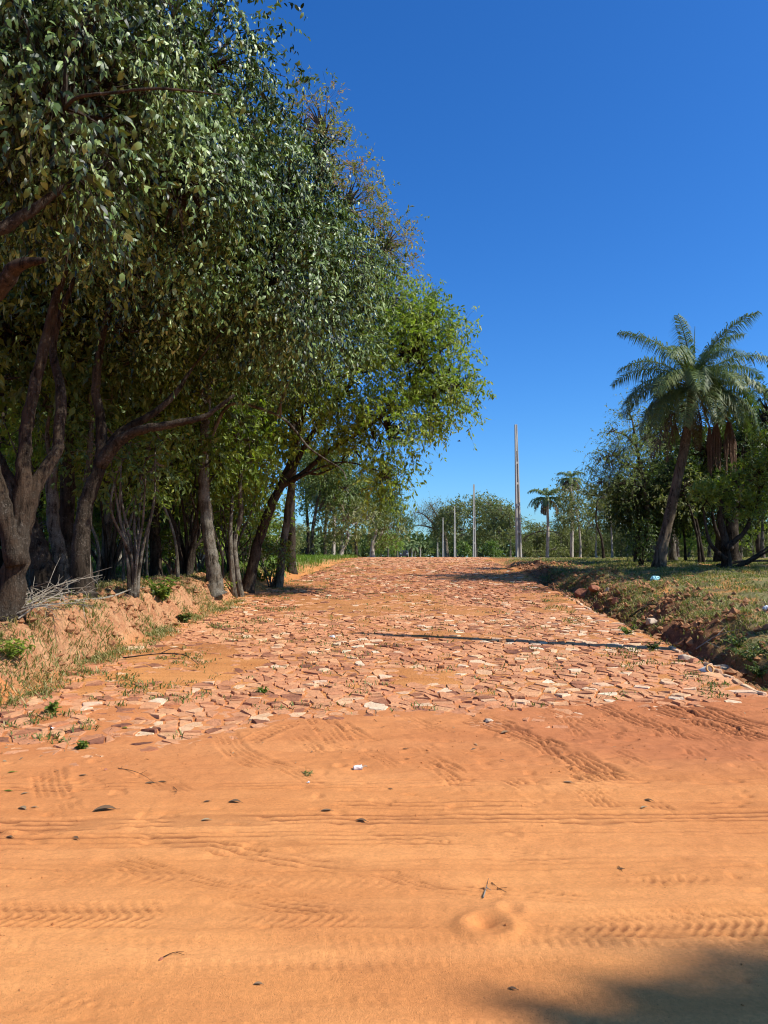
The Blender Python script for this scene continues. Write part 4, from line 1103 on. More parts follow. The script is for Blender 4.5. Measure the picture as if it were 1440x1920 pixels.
# left far undergrowth so that the wood closes
for i in range(26):
    px = 20 + i * 21; d = 40 + g.normal() * 3 + (i % 3) * 3; p = at(px, 1045, d)
    c = copy_tree(pF, (p[0], p[1], gnd(p[0], p[1]) - .1), i * 1.9, (.38 + .2 * g.random()), 'low bush in the undergrowth of the left wood', 'undergrowth bushes of the left wood'); c.name = 'undergrowth_bush'
# group of large spreading trees beyond the poles
for i, (px, d, sc, lab) in enumerate([(858, 176, 1.5, 'olive spreading tree beside the bare one beyond the concrete poles'), (893, 184, 1.68, 'spreading tree with grey branches in the middle of the far group behind the poles'),
                                      (925, 172, 1.5, 'green spreading tree in the far group, left of the tallest pole'), (957, 168, 1.32, 'rounded green tree in the far group just behind the tallest pole'), (838, 190, 1.3, 'thin olive tree at the near end of the far group beyond the poles')]):
    p = at(px, 1045, d); loc = (p[0], p[1], gnd(p[0], p[1]) - .05)
    if i == 0: pE.location = loc; pE.scale = (sc,) * 3; tag(pE, lab, 'tree'); pE.name = 'spreading_tree'
    else: copy_tree(pE, loc, i * 1.4, sc, lab).name = 'spreading_tree'
tree('bare_tree', 'mostly bare spreading tree left of the concrete poles in the distance', 'tree', gb(838, 1046, 180),
     [stem([(838, 1046), (836, 1020), (832, 995), (826, 965)], 180, [.6, .5, .4, .2]), limb([(835, 1012), (815, 985), (795, 965), (780, 960)], 180, [.32, .24, .16, .1]), limb([(834, 1000), (810, 990), (790, 985), (775, 985)], 180, [.24, .2, .14, .08]), limb([(832, 990), (815, 960), (806, 945)], 180, [.24, .16, .1])],
     [(at(800, 970, 180), (4., 3.4, 3.1), 70), (at(825, 958, 180), (3.8, 3.4, 2.6), 60), (at(850, 965, 180), (3.4, 3.2, 2.8), 50)],
     LEAF_OLIVE, BARK_GREY, seed=71, twigs=6, leaves=1, L=.45, W=.2, crad=1.4, twl=1.9, droop=.05, twigtubes=True, shell=.3, minr=.04)
for px, lab in ((870, 'bright green bush behind the second and third concrete poles'), (921, 'bright green bush between the first two concrete poles')):
    tree('green_bush', lab, 'bush', gb(px, 1046, 150), [stem([(px, 1046), (px, 1030)], 150, [.16, .1])], [(at(px, 1026, 150), (1.4, 1.4, 1.1), 34), (at(px + 6, 1035, 150), (1.4, 1.3, .8), 20)], LEAF_BRIGHT, BARK_DARK, seed=px, L=.36, W=.18, crad=.5, twl=.5, twigs=4, leaves=7, var=.3)
# far treeline: one mass nobody could count
g = np.random.default_rng(31)
n = 3600
ang = g.uniform(-.62, .62, n); dd = g.uniform(270, 340, n)
hh = 5.5 + 3.5 * vn(ang * 60, ang * 0, 1.0, 3) + 2 * vn(ang * 300, ang * 0, 1.0, 5)
C = np.stack([np.tan(ang) * dd, dd, 1.2 + hh * g.random(n) ** .7], 1)
O = unit(g.normal(size=(n, 3)) + [0, -.5, .4])
V, F_, a, _, _ = foliage(C, O, g, 2, 7, 1.8, 2.1, 1.2, .2, False, 1.8, .4)
o = mk('distant_treeline', V, F_, LEAF_FAR, attrs={'v': a}); tag(o, 'hazy low line of trees closing the plain at the horizon', 'treeline', kind='stuff')

# ------------------------------------------------------------------ utility poles
def pole_mesh(G, h=9.1, b=.36, t=.16, db=.26, dt=.13):
    """double-T concrete pole: two flanges, thin web, cross ribs, solid head"""
    hs_ = h * .78
    def at_h(z): k = z / h; return b + (t - b) * k, db + (dt - db) * k
    n = 8
    for s_ in (-1, 1):
        for q in range(n):
            z0, z1 = h * q / n, h * (q + 1) / n
            w0, d0 = at_h(z0); w1, d1 = at_h(z1); f0, f1 = w0 * .27, w1 * .27
            x0a, x0b = s_ * (w0 / 2 - f0), s_ * w0 / 2; x1a, x1b = s_ * (w1 / 2 - f1), s_ * w1 / 2
            P = [(x0a, -d0 / 2, z0), (x0b, -d0 / 2, z0), (x0b, d0 / 2, z0), (x0a, d0 / 2, z0), (x1a, -d1 / 2, z1), (x1b, -d1 / 2, z1), (x1b, d1 / 2, z1), (x1a, d1 / 2, z1)]
            G.add(P, [[0, 1, 5, 4], [1, 2, 6, 5], [2, 3, 7, 6], [3, 0, 4, 7]] + ([[4, 5, 6, 7]] if q == n - 1 else []))
    return at_h
def make_pole(label, group=None, detail=True, name='utility_pole'):
    root = thing(name, label, 'pole', group=group)
    G = Geo(); at_h = pole_mesh(G); h = 9.1
    G.build('flanges', CONCRETE, root)
    Wb = Geo()
    w0, _ = at_h(0); w1, _ = at_h(h * .8)
    P = [(-w0 * .24, -.03, 0), (w0 * .24, -.03, 0), (w0 * .24, .03, 0), (-w0 * .24, .03, 0), (-w1 * .24, -.025, h * .8), (w1 * .24, -.025, h * .8), (w1 * .24, .025, h * .8), (-w1 * .24, .025, h * .8)]
    Wb.add(P, [[0, 1, 5, 4], [1, 2, 6, 5], [2, 3, 7, 6], [3, 0, 4, 7]]); Wb.build('web', CONCRETE_WEB, root)
    for z in (1.85, 3.65, 5.1, 6.5):
        w_, d_ = at_h(z); B = Geo(); B.box((0, 0, z), (w_ * .24, d_ / 2 - .006, .07)); B.build('cross_rib', CONCRETE, root)
    B = Geo(); w_, d_ = at_h(h * .9); w2, d2 = at_h(h * .8)
    B.box((0, 0, h * .9), (w2 * .25, d2 / 2 - .02, h * .0995), taper=.8); B.build('head', CONCRETE, root)
    return root
pl = make_pole('tallest nearest concrete utility pole beside the dug ditch')
p = at(973, 1046, 50); pl.location = (p[0], p[1], gnd(p[0], p[1]) - .1); pl.rotation_euler = (0, R(-.75), R(14))
pole_spots = [(889.5, 92, 1.0, 'second concrete utility pole along the right of the road'), (853, 131, 1.0, 'third concrete utility pole, in front of the far spreading trees'),
              (831, 168, 1.0, 'fourth concrete utility pole, in front of the bare tree'), (820.5, 205, 1.05, 'fifth concrete utility pole, near the foot of the bare tree')]
for px, d, sc, lab in pole_spots:
    p = at(px, 1045, d); c = copy_tree(pl, (p[0], p[1], gnd(p[0], p[1]) - .1), R(14), sc, lab)
for q, d in enumerate((245, 285, 325, 365, 405, 445)):
    x = 6.5 + .052 * d; copy_tree(pl, (x, d, 1.4), R(14), 1.0, 'tiny far concrete pole at the end of the line of poles', 'far poles at the end of the line')
# the pole beside the viewer whose shadow lies across the stones
c = copy_tree(pl, (7.05, 9.35, gnd(7.05, 9.35) - .25), R(14), (.9, .9, .90), 'concrete utility pole just right of the view casting the thin shadow over the stones')

# tree right of the viewer that throws the soft shade in the lower right corner
tb = (15.6, -5.6, -.05)
tree('shade_tree', 'tall tree right of the viewer, casting the soft shade on the near dirt', 'tree', tb,
     [([tb, (15.4, -5.3, 5), (14.9, -4.6, 10), (14.5, -4.0, 13.6)], [.30, .25, .18, .06])],
     [((14.65, -1.92, 14.0), (.85, .32, .35), 190), ((14.0, -1.86, 14.0), (.4, .13, .2), 40), ((15.6, -4.1, 15.0), (1.6, 1.2, 1.4), 80), ((14.55, -1.44, 14.0), (.18, .10, .1), 16), ((15.45, -1.55, 14.0), (.55, .22, .3), 90)],
     LEAF_DARK, BARK_BROWN, seed=81, twigs=5, leaves=9, L=.13, W=.06, crad=.3, twl=.35)

# ------------------------------------------------------------------ grass, weeds, litter on the ground (uncountable)
def blades(name, X, Y, h, wd, mat, seed, lean=.5, var=.5, vs=.2, label=None, cat=None, z=None, bend=True):
    g = np.random.default_rng(seed); n = len(X)
    Zg = np.where(Y < 7.6, dirt_z(X, Y), full_ground(X, Y)) if z is None else z
    P = np.stack([X, Y, Zg - .005], 1)
    hh = h * (.5 + g.random(n)) if np.ndim(h) == 0 else h * (.6 + .8 * g.random(n))
    a = g.random(n) * 6.28; ld = np.stack([np.cos(a), np.sin(a), np.zeros(n)], 1)
    le = lean * (.3 + g.random(n))
    sd_ = np.stack([-np.sin(a + g.normal(0, .6, n)), np.cos(a), np.zeros(n)], 1) * (wd * (.6 + .8 * g.random(n)))[:, None]
    up_ = np.array([0, 0, 1.0])
    Mi = P + up_ * (hh * .6)[:, None] + ld * (hh * le * .45)[:, None]
    Tp = P + up_ * (hh * (1 - .45 * np.minimum(le, 1.6)))[:, None] + ld * (hh * le * 1.1)[:, None]
    V = np.stack([P - sd_, P + sd_, Mi - sd_ * .8, Mi + sd_ * .8, Tp], 1).reshape(-1, 3)
    b = np.arange(n)[:, None] * 5
    v = np.repeat(np.clip(var + g.normal(0, vs, n), 0, 1), 5)
    o = mk(name, V, [b + np.array([0, 1, 3, 2]), b + np.array([2, 3, 4])], mat, attrs={'v': v})
    return tag(o, label, cat, kind='stuff')
def scatter(n, x0, x1, y0, y1, seed, dens=None, ypow=1.0):
    g = np.random.default_rng(seed)
    Y = y0 + (y1 - y0) * g.random(n) ** ypow; X = x0 + (x1 - x0) * g.random(n)
    if dens is not None:
        k = g.random(n) < dens(X, Y); X, Y = X[k], Y[k]
    return X, Y
def dR(X, Y):
    u = X - (ER + SK * Y) + (fbm(X, Y, 1.2, 61) - .5) * 1.5
    return sstep(u, .55, 1.7) * (.15 + .85 * sstep(fbm(X, Y, .7, 91), .40, .58)) * (np.abs(X / Y) < .56)
X, Y = scatter(170000, 3.8, 19, 7.6, 34, 1, dR, 1.5)
blades('verge_grass', X, Y, .05 + .0016 * Y, .0045 + .0006 * Y * .3, GRASS, 2, 1.3, .42, .26, 'short trampled green and straw grass on the right verge', 'grass')
X0, Y0 = scatter(60000, -6.6, -3.0, 6.9, 16.5, 71, lambda X, Y: sstep(edL(Y) - X, -.35, .2) * (1 - sstep(edL(Y) - X, 1.9, 2.8)) * (.12 + .88 * sstep(fbm(X, Y, .55, 92), .46, .56)))
X1, Y1 = scatter(70000, 3.7, 8, 7.4, 24, 72, lambda X, Y: sstep(X - (ER + SK * Y), .15, .6) * (1 - sstep(X - (ER + SK * Y), 1.8, 2.8)) * (.1 + .9 * sstep(fbm(X, Y, .5, 93), .45, .56)))
X, Y = scatter(60000, -6.8, 9, 16, 40, 3, lambda X, Y: np.clip((sstep(X - (ER + SK * Y), .15, .9) * (1 - sstep(X - (ER + SK * Y), 1.6, 2.6)) + sstep(edL(Y) - X, -.3, .4) * (1 - sstep(edL(Y) - X, 1.7, 2.8))) * sstep(fbm(X, Y, .45, 92), .50, .60), 0, 1))
X = np.concatenate([X, X0, X1]); Y = np.concatenate([Y, Y0, Y1])
blades('bank_weeds', X, Y, .085, .0050, GRASS, 4, 1.3, .48, .30, 'ragged weeds and dry stalks on the dug banks both sides of the road', 'weeds')
def dJ(X, Y):
    inn = sstep(X, edL(Y) - .3, edL(Y) + .1) * (1 - sstep(X, ER + SK * Y - .1, ER + SK * Y + .3)) * (Y > edge_line(X) + .2)
    side = .25 + .75 * (1 - sstep(X - edL(Y), .3, 2.6)) + .5 * sstep(X - edL(Y), 5.8, 7.0)
    return inn * side * sstep(fbm(X, Y, .32, 93), .57, .68)
X, Y = scatter(190000, -4.5, 6, 5.2, 34, 5, dJ, 1.3)
blades('joint_weeds', X, Y, .045, .0055, GRASS, 6, 1.0, .22, .2, 'small green weeds sprouting in the joints of the stone paving', 'weeds', z=full_ground(X, Y) + .012)
def dL(X, Y):
    u = edL(Y) - X
    return (sstep(Y, 17, 20) * sstep(u, .2, .9) * (1 - sstep(u, 3.5, 6)) * (.3 + .7 * sstep(fbm(X, Y, .9, 94), .42, .55)) + sstep(u, 6, 9) * .5) * (np.abs(X / Y) < .6)
X, Y = scatter(95000, -24, -1.5, 9, 44, 7, dL)
blades('woodland_grass', X, Y, .20, .011, GREEN_GRASS, 8, .7, .5, .25, 'lush green grass along the left verge and inside the wood', 'grass')
X, Y = scatter(9000, -7.5, 8.5, 7.2, 22, 53, lambda X, Y: np.clip(sstep(edL(Y) - X, -.5, .2) * (1 - sstep(edL(Y) - X, 3.0, 5)) * .8 + sstep(X - (ER + SK * Y), .3, .9) * (1 - sstep(X - (ER + SK * Y), 2.2, 3.5)) * .5, 0, 1) * sstep(fbm(X, Y, .8, 98), .42, .55))
blades('dry_stalks', X, Y, .15, .0028, LITTER, 54, 1.9, .85, .15, 'dry stalks and thin sticks strewn over the dug banks', 'dry stalks')
# fallen leaves
def flat_leaves(name, X, Y, L, mat, seed, label, var=.5):
    g = np.random.default_rng(seed); n = len(X)
    P = np.stack([X, Y, np.where(Y < 7.6, dirt_z(X, Y), full_ground(X, Y)) + .008], 1)
    Ax = unit(np.stack([g.normal(size=n), g.normal(size=n), g.normal(size=n) * .25], 1))
    Nn = unit(np.stack([g.normal(size=n) * .35, g.normal(size=n) * .35, np.ones(n)], 1))
    V, F_, a = leaf_arrays(P, Ax, Nn, L * (.5 + g.random(n)), L * .4 * (.6 + .7 * g.random(n)), False, np.clip(var + g.normal(0, .25, n), 0, 1))
    return tag(mk(name, V, F_, mat, attrs={'v': a}), label, 'leaves', kind='stuff')
X, Y = scatter(42000, -16, -2.4, 7.8, 26, 9, lambda X, Y: sstep(edL(Y) - X, .0, 1.0) * (.25 + .75 * sstep(edL(Y) - X, .8, 1.8)) * (np.abs(X / Y) < .6))
flat_leaves('leaf_litter', X, Y, .075, LITTER, 10, 'brown fallen leaves on the bank and the floor of the left wood')
X, Y = scatter(5200, -4.6, 7, 5.2, 24, 11, lambda X, Y: .25 + .75 * (X < edL(Y) + 1.3))
flat_leaves('scattered_leaves', X, Y, .035, LITTER, 12, 'small dry leaf bits scattered over the stones')
# clods: crumbs of earth along tracks, banks and ditch
def clods(name, X, Y, S, mat, seed, label, cat='clods', lift=.3):
    g = np.random.default_rng(seed); n = len(X)
    Z = np.where(Y < 7.6, dirt_z(X, Y), full_ground(X, Y)) + S * lift
    base = np.array([[1, 0, 0], [-1, 0, 0], [0, 1, 0], [0, -1, 0], [0, 0, .8], [0, 0, -.8]], float)
    V = np.stack([X, Y, Z], 1)[:, None] + base[None] * S[:, None, None] * (.6 + .7 * g.random((n, 6, 1))) + g.normal(size=(n, 6, 3)) * S[:, None, None] * .18
    T_ = np.array([[0, 2, 4], [2, 1, 4], [1, 3, 4], [3, 0, 4], [2, 0, 5], [1, 2, 5], [3, 1, 5], [0, 3, 5]])
    Fs = (T_[None] + np.arange(n)[:, None, None] * 6).reshape(-1, 3)
    return tag(mk(name, V.reshape(-1, 3), Fs, mat, attrs={'groove_shade': np.full(n * 6, .12), 'red': np.full(n * 6, .35), 'soil': np.full(n * 6, .9), 'grass': np.zeros(n * 6), 'litter': np.zeros(n * 6)}), label, cat, kind='stuff')
g = np.random.default_rng(14)
X, Y = scatter(16000, -4.5, 5.5, 2.1, 7.4, 15, lambda X, Y: np.clip(.10 + sstep(np.abs(track_height(X, Y)), .004, .010) * .7 + sstep(Y, 4.6, 6) * .5, 0, 1) * sstep(fbm(X, Y, .7, 97), .40, .62))
clods('dirt_crumbs', X, Y, .0022 + .0065 * g.random(len(X)) ** 3, DIRT, 16, 'small crumbs of orange earth along the tyre tracks')
X, Y = scatter(60000, -7, 8, 7.7, 30, 17, lambda X, Y: (sstep(X - (ER + SK * Y), .0, .4) * (1 - sstep(X - (ER + SK * Y), 1.6, 2.8)) + sstep(edL(Y) - X, -.1, .3) * (1 - sstep(edL(Y) - X, 1.2, 2.0)) * (Y < 17) * .7))
clods('bank_clods', X, Y, (.006 + .075 * g.random(len(X)) ** 5), GROUND, 18, 'clods of reddish earth on the dug banks')

# ------------------------------------------------------------------ rocks, kerb, rubbish
def rock(name, label, cat, loc, size, mat, seed, rz=0, group=None, sub=14):
    g = np.random.default_rng(seed); bm = bmesh.new()
    P = unit(g.normal(size=(sub, 3))) * (.75 + .35 * g.random((sub, 1))) * np.array(size)
    for p in P: bm.verts.new(p)
    r_ = bmesh.ops.convex_hull(bm, input=bm.verts)
    bmesh.ops.delete(bm, geom=[v for v in bm.verts if not v.link_faces], context='VERTS')
    bmesh.ops.bevel(bm, geom=list(bm.edges), offset=min(size) * .07, segments=1, affect='EDGES')
    me = bpy.data.meshes.new(name); bm.to_mesh(me); bm.free(); me.materials.append(mat)
    o = link(name, me, None, loc, (g.normal() * .1, g.normal() * .1, rz)); return tag(o, label, cat, group)
for i, (px, py, sz, m_, lab) in enumerate([
    (1089, 1113, (.22, .2, .17), ROCK, 'upright red rock on the ditch bank, lower of the two in mid verge'),
    (1117, 1104, (.26, .2, .13), ROCK, 'wide red rock on the bank just above and right of the upright one'),
    (1156, 1129, (.17, .15, .12), ROCK, 'dark red rounded rock on the bank below the blue bag'),
    (1222, 1166, (.13, .11, .09), PALESTONE, 'pale pink angular stone in the ditch right of the small green tuft'),
    (1140, 1104, (.10, .1, .06), PALESTONE, 'small pale stone beside the wide red rock'),
    (1282, 1234, (.10, .07, .07), PALESTONE, 'white square stone at the kerb where the pole shadow ends'),
    (1300, 1240, (.09, .07, .05), ROCK, 'brown kerb stone just right of the white square stone'),
    (916, 1353, (.075, .05, .022), PALESTONE, 'white triangular stone lying loose where stones meet the sand'),
    (460, 1092, (.14, .1, .06), PALESTONE, 'white stone at the foot of the leaning tree'),
    (302, 1800, (.012, .009, .008), ROCK, 'tiny dark pebble on the near sand, left of centre'),
    (198, 1444, (.015, .012, .01), ROCK, 'tiny dark pebble on sand near the left stones')]):
    p = hit(px, py + (4 if sz[0] > .08 else 0)); rock('rock' if sz[0] > .05 else 'pebble', lab, 'stone', (p[0], p[1], p[2] + sz[2] * .35), sz, m_, 200 + i, i * 1.1)
# pale kerb line on the right edge
kg = 'flat pale stones set on edge along the right side of the paving'
k = 0
for y0_, y1_ in ((7.25, 10.4), (14.0, 17.8)):
    y = y0_
    while y < y1_:
        g2 = np.random.default_rng(300 + k); L = .16 + .2 * g2.random()
        x = ER + SK * y + .05 + .02 * g2.normal()
        z = float(ground_base(np.array([x]), np.array([y]))[0])
        G = Geo(); G.box((0, 0, 0), (.022 + .015 * g2.random(), L * .5, .05), taper=.9, a=.84 + .16 * g2.random()); ks = G.build('kerb_stone', STONE)
        ks.location = (x, y + L / 2, z + .022 + .012 * g2.normal()); ks.rotation_euler = (.05 * g2.normal(), .12 * g2.normal(), -.04 + .07 * g2.normal())
        ks.modifiers.new('bevel', 'BEVEL').width = .008; tag(ks, 'narrow pale kerb stone set along the right edge of the paving', 'kerb stone', kg)
        y += L + .02; k += 1
# weathered slab and pipe end
p = hit(1365, 1262)
G = Geo(); G.box((0, 0, 0), (.20, .085, .055)); bx_ = G.build('concrete_slab', PALESTONE)
bx_.location = (p[0], p[1] + .05, p[2] + .03); bx_.rotation_euler = (.08, -.06, .08); tag(bx_, 'weathered buff slab lying in the ditch at the right', 'slab')
md = bx_.modifiers.new('bevel', 'BEVEL'); md.width = .012; md.segments = 2
p = hit(1329, 1262); root = thing('pipe_end', 'short cut pipe with orange rim sticking out beside the kerb', 'pipe', (p[0], p[1], p[2] + .04))
G = Geo(); n = 20; a = np.arange(n) / n * 6.283
def ring(r, y): return np.stack([np.cos(a) * r, np.full(n, y), np.sin(a) * r], 1)
V = np.vstack([ring(.050, -.02), ring(.050, .25), ring(.042, .25), ring(.042, -.02)]); i_ = np.arange(n); j_ = (i_ + 1) % n
Qp = np.concatenate([np.stack([i_ + q * n, j_ + q * n, j_ + ((q + 1) % 4) * n, i_ + ((q + 1) % 4) * n], 1) for q in range(4)])
G.add(V, Qp); G.build('pipe_body', PVC_W, root, True)
G = Geo(); V = np.vstack([ring(.054, -.032), ring(.054, -.012), ring(.040, -.012), ring(.040, -.032)]); G.add(V, Qp); G.build('rim', PVC, root, True)
root.rotation_euler = (R(-25), 0, R(20))

def crumple(name, label, cat, loc, size, mat, seed, sub=3, amp=.35):
    g = np.random.default_rng(seed); bm = bmesh.new(); bmesh.ops.create_icosphere(bm, subdivisions=sub, radius=1)
    D_ = unit(g.normal(size=(16, 3)))
    for v in bm.verts:
        c = np.array(v.co); f = 1 - amp * max(0, np.max(np.abs(D_ @ c)) - .75) * 3 + g.normal() * .05
        v.co = Vector(c * f * np.array(size))
    me = bpy.data.meshes.new(name); bm.to_mesh(me); bm.free(); me.materials.append(mat)
    return tag(link(name, me, None, loc, (0, 0, seed)), label, cat)
p = hit(1228, 1091); crumple('plastic_bag', 'crumpled pale blue plastic bag on the right verge before the palm', 'bag', (p[0], p[1], p[2] + .07), (.19, .13, .10), BAG_BLUE, 1)
p = hit(1238, 1091); crumple('plastic_scrap', 'loose torn end of pale blue plastic right of the bag', 'scrap', (p[0], p[1], p[2] + .03), (.11, .06, .035), BAG_BLUE, 6)
p = hit(1438, 1147); crumple('plastic_bag', 'crumpled white plastic bag on the grass at the right edge', 'bag', (p[0], p[1], p[2] + .05), (.09, .07, .07), BAG_WHITE, 2)
p = hit(670, 1443); 
root = thing('crushed_cup', 'crushed white paper cup lying on the sand in front of the stones', 'cup', (p[0], p[1], p[2] + .014), rz=.3)
G = Geo(); G.tube([(-.026, 0, 0), (0, .002, .001), (.026, 0, 0)], [.012, .015, .016], 10, rough=.12); G.build('cup_body', PAPER, root)
G = Geo(); G.tube([(.026, 0, 0), (.031, 0, 0)], [.018, .018], 10); G.build('rim', PAPER, root)
G = Geo(); G.tube([(.03, .0, -.004), (.055, .012, .004), (.075, .018, -.002)], .0035, 5); G.build('torn_flap', DEAD, root)
def paper_bit(label, px, py, s_, seed, mat=PAPER):
    g = np.random.default_rng(seed); p = hit(px, py); G = Geo()
    gx, gy = np.meshgrid(np.linspace(-1, 1, 4), np.linspace(-1, 1, 4)); Zt = g.normal(size=gx.shape) * .22
    V = np.stack([gx * s_, gy * s_ * .7, Zt * s_ + s_ * .3], -1).reshape(-1, 3); V = np.vstack([V, V - [0, 0, .0015]])
    q = [[r_ * 4 + c_, r_ * 4 + c_ + 1, r_ * 4 + c_ + 5, r_ * 4 + c_ + 4] for r_ in range(3) for c_ in range(3)]
    G.add(V, q + [[16 + b for b in f[::-1]] for f in q]); o = G.build('paper_scrap', mat); o.location = (p[0], p[1], p[2] + .003); o.rotation_euler = (.2, .1, seed); tag(o, label, 'litter')
paper_bit('small white scrap on the sand below and left of the crushed cup', 578, 1468, .010, 3)
paper_bit('white scrap on the stones at the upper centre of the paving', 623, 1197, .06, 5)
paper_bit('white scrap low between stones, left of centre', 605, 1285, .025, 6)
paper_bit('pale foil scrap among the near left stones', 100, 1368, .025, 8)

def dry_leaf(label, px, py, L, seed, v=.3, mat=LITTER, lift=.008, wr=.36):
    g = np.random.default_rng(seed); p = hit(px, py); n = 7
    t = np.linspace(0, 1, n); wv = np.sin(math.pi * np.clip(t * .95 + .03, 0, 1)) ** .8 * L * wr * .5
    zc = np.sin(t * math.pi) * L * (.02 + .05 * g.random()) + t * L * .03
    mid = np.stack([(t - .5) * L, np.sin(t * 3) * L * .05, zc], 1)
    up_ = .15 + .45 * g.random()
    Lf = mid + np.stack([0 * t, wv, wv * up_], 1); Rt = mid + np.stack([0 * t, -wv, wv * up_ * .6], 1)
    V = np.vstack([Lf, mid, Rt]); V = np.vstack([V, V + [0, 0, .0012]])
    q = [[r_ * n + c_, r_ * n + c_ + 1, (r_ + 1) * n + c_ + 1, (r_ + 1) * n + c_] for r_ in range(2) for c_ in range(n - 1)]
    root = thing('fallen_leaf', label, 'leaf', (p[0], p[1], p[2] + lift * .4), rz=g.random() * 1.2 - .6)
    G = Geo(); G.add(V, q + [[3 * n + b for b in f[::-1]] for f in q], a=max(v, .22)); G.build('leaf_blade', mat, root)
    G = Geo(); G.tube([mid[-1], mid[-1] + [L * .2, .0, -L * .02]], .0012, 4, a=v); G.build('leaf_stalk', mat, root)
for i, a_ in enumerate([
    ('long dark curled leaf on the left sand, largest of the dry leaves', 196, 1520, .125, .06), ('flat dark brown leaf left of centre on the sand', 440, 1505, .075, .15),
    ('small dark leaf left of the flat dark brown one', 388, 1504, .04, .2), ('dark folded leaf in a clump under the long twig on the left sand', 280, 1470, .07, .03),
    ('second dark leaf of the clump, right of the folded one', 303, 1467, .05, .05), ('pale tan leaf near the left edge of the sand', 42, 1517, .07, .8),
    ('pale leaf end touching the tan leaf near the left edge', 64, 1515, .04, .7), ('brown leaf below the large left stones', 155, 1455, .05, .35),
    ('tan leaf sliver on the sand below the left stones', 46, 1489, .04, .75), ('cream leaf lying on the upper tyre track', 386, 1539, .05, .95),
    ('dark twisted leaf on the upper tyre track near the centre', 677, 1540, .065, .02), ('dark small leaf at the left edge above the lower tyre track', 18, 1571, .04, .03),
    ('dark curled leaf just below the upper tyre track at left', 141, 1573, .05, .03), ('thin brown leaf above the upper track near the centre', 612, 1521, .06, .4),
    ('black leaf on the track at the right of the sand', 1216, 1502, .05, .0), ('greyish leaf beside the black leaf at the right', 1207, 1515, .045, .9),
    ('upright dark leaf fragment right of the crushed cup', 732, 1480, .03, .0), ('small dark sliver on the near sand above the shade', 961, 1856, .03, .0),
    ('grey flake on the near sand at lower left of centre', 484, 1847, .03, .6), ('curled reddish leaf on the sand right of centre', 1163, 1630, .03, .1),
    ('tan leaf stuck in the churned sand at right', 1065, 1468, .06, .7), ('brown leaf at the sand edge under the broken stones', 760, 1405, .04, .1),
    ('brown curl beside the white triangular stone', 948, 1374, .09, .5)]):
    dry_leaf(a_[0], a_[1], a_[2], a_[3], 500 + i, a_[4])
dry_leaf('yellow green fallen leaf at the far left of the sand', 14, 1484, .05, 560, .8, LEAF_BRIGHT)
dry_leaf('yellow leaf resting on the near left stones', 233, 1366, .06, 561, .9, LEAF_BRIGHT)
dry_leaf('pale yellow leaf at the left edge, above the yellow green one', 22, 1449, .05, 562, 1., LEAF_BRIGHT)

def twig(name, label, paths, rad, mat, cat='twig'):
    base = np.asarray(paths[0][0], float); root = thing(name, label, cat, base)
    for i, p in enumerate(paths):
        G = Geo(); S = spline(np.asarray(p, float) - base, max(6, len(p) * 3)); G.tube(S, np.linspace(rad * (1 if i == 0 else .7), rad * .3, len(S)), 6, rough=.15, seed=i)
        G.build('stem' if i == 0 else 'side_twig', mat, root)
def gp(px, py, dz=.0): p = hit(px, py); p[2] += dz; return p
twig('forked_twig', 'forked twig standing crooked on the near sand right of centre', [[gp(906, 1684, .004), gp(912, 1668, .012), gp(916, 1668, .05)], [gp(912, 1669, .012), gp(921, 1672, .006)]], .0035, DEAD)
twig('thin_twig', 'thin curved twig just right of the forked twig', [[gp(922, 1656, .003), gp(935, 1668, .006), gp(950, 1674, .003)], [gp(937, 1668, .006), gp(951, 1666, .005)]], .0022, BARK_BROWN)
twig('thin_twig', 'long thin twig above the dark leaf clump on the left sand', [[gp(222, 1441, .003), gp(250, 1449, .012), gp(272, 1461, .02), gp(290, 1470, .004)], [gp(262, 1456, .015), gp(275, 1450, .02)]], .0025, BARK_BROWN)
twig('thin_twig', 'hooked twig on the sand right of the dark leaf clump', [[gp(325, 1476, .003), gp(332, 1484, .006), gp(326, 1491, .003)], [gp(330, 1486, .005), gp(318, 1484, .004)]], .002, BARK_BROWN)
twig('thin_twig', 'bent twig beside the tiny dark pebble on the near sand', [[gp(304, 1797, .003), gp(325, 1790, .008), gp(345, 1786, .004)], [gp(330, 1789, .007), gp(346, 1792, .003)]], .002, BARK_BROWN)
twig('thin_twig', 'small dark twig in the upper right of the plain sand', [[gp(1160, 1625, .003), gp(1164, 1632, .005), gp(1167, 1636, .003)], [gp(1164, 1631, .004), gp(1169, 1630, .003)]], .002, BARK_BROWN)
twig('dead_branch', 'thin dead branch lying across the left side of the stones', [[gp(230, 1238, .03), gp(300, 1236, .07), gp(345, 1240, .08), gp(372, 1252, .04)], [gp(300, 1236, .07), gp(325, 1228, .09), gp(345, 1226, .06)], [gp(330, 1239, .08), gp(350, 1233, .05)]], .009, BARK_BROWN, 'branch')
twig('dead_branch', 'straight dead branch lying on the right bank above the ditch', [[gp(1180, 1160, .03), gp(1215, 1142, .08), gp(1262, 1118, .06)], [gp(1215, 1142, .08), gp(1235, 1138, .05)]], .018, BARK_BROWN, 'branch')
twig('dead_branch', 'pale dead branch in the weeds at the right above the slab', [[gp(1305, 1222, .04), gp(1345, 1205, .10), gp(1385, 1196, .12)], [gp(1345, 1205, .1), gp(1362, 1192, .14)], [gp(1325, 1213, .07), gp(1352, 1222, .05)]], .010, DEAD, 'branch')
twig('dead_branch', 'long pale root lying along the top of the left earth bank', [[gp(140, 1135, .06), gp(205, 1128, .07), gp(250, 1112, .07), gp(290, 1106, .05)], [gp(205, 1128, .07), gp(230, 1124, .1)]], .018, DEAD, 'branch')
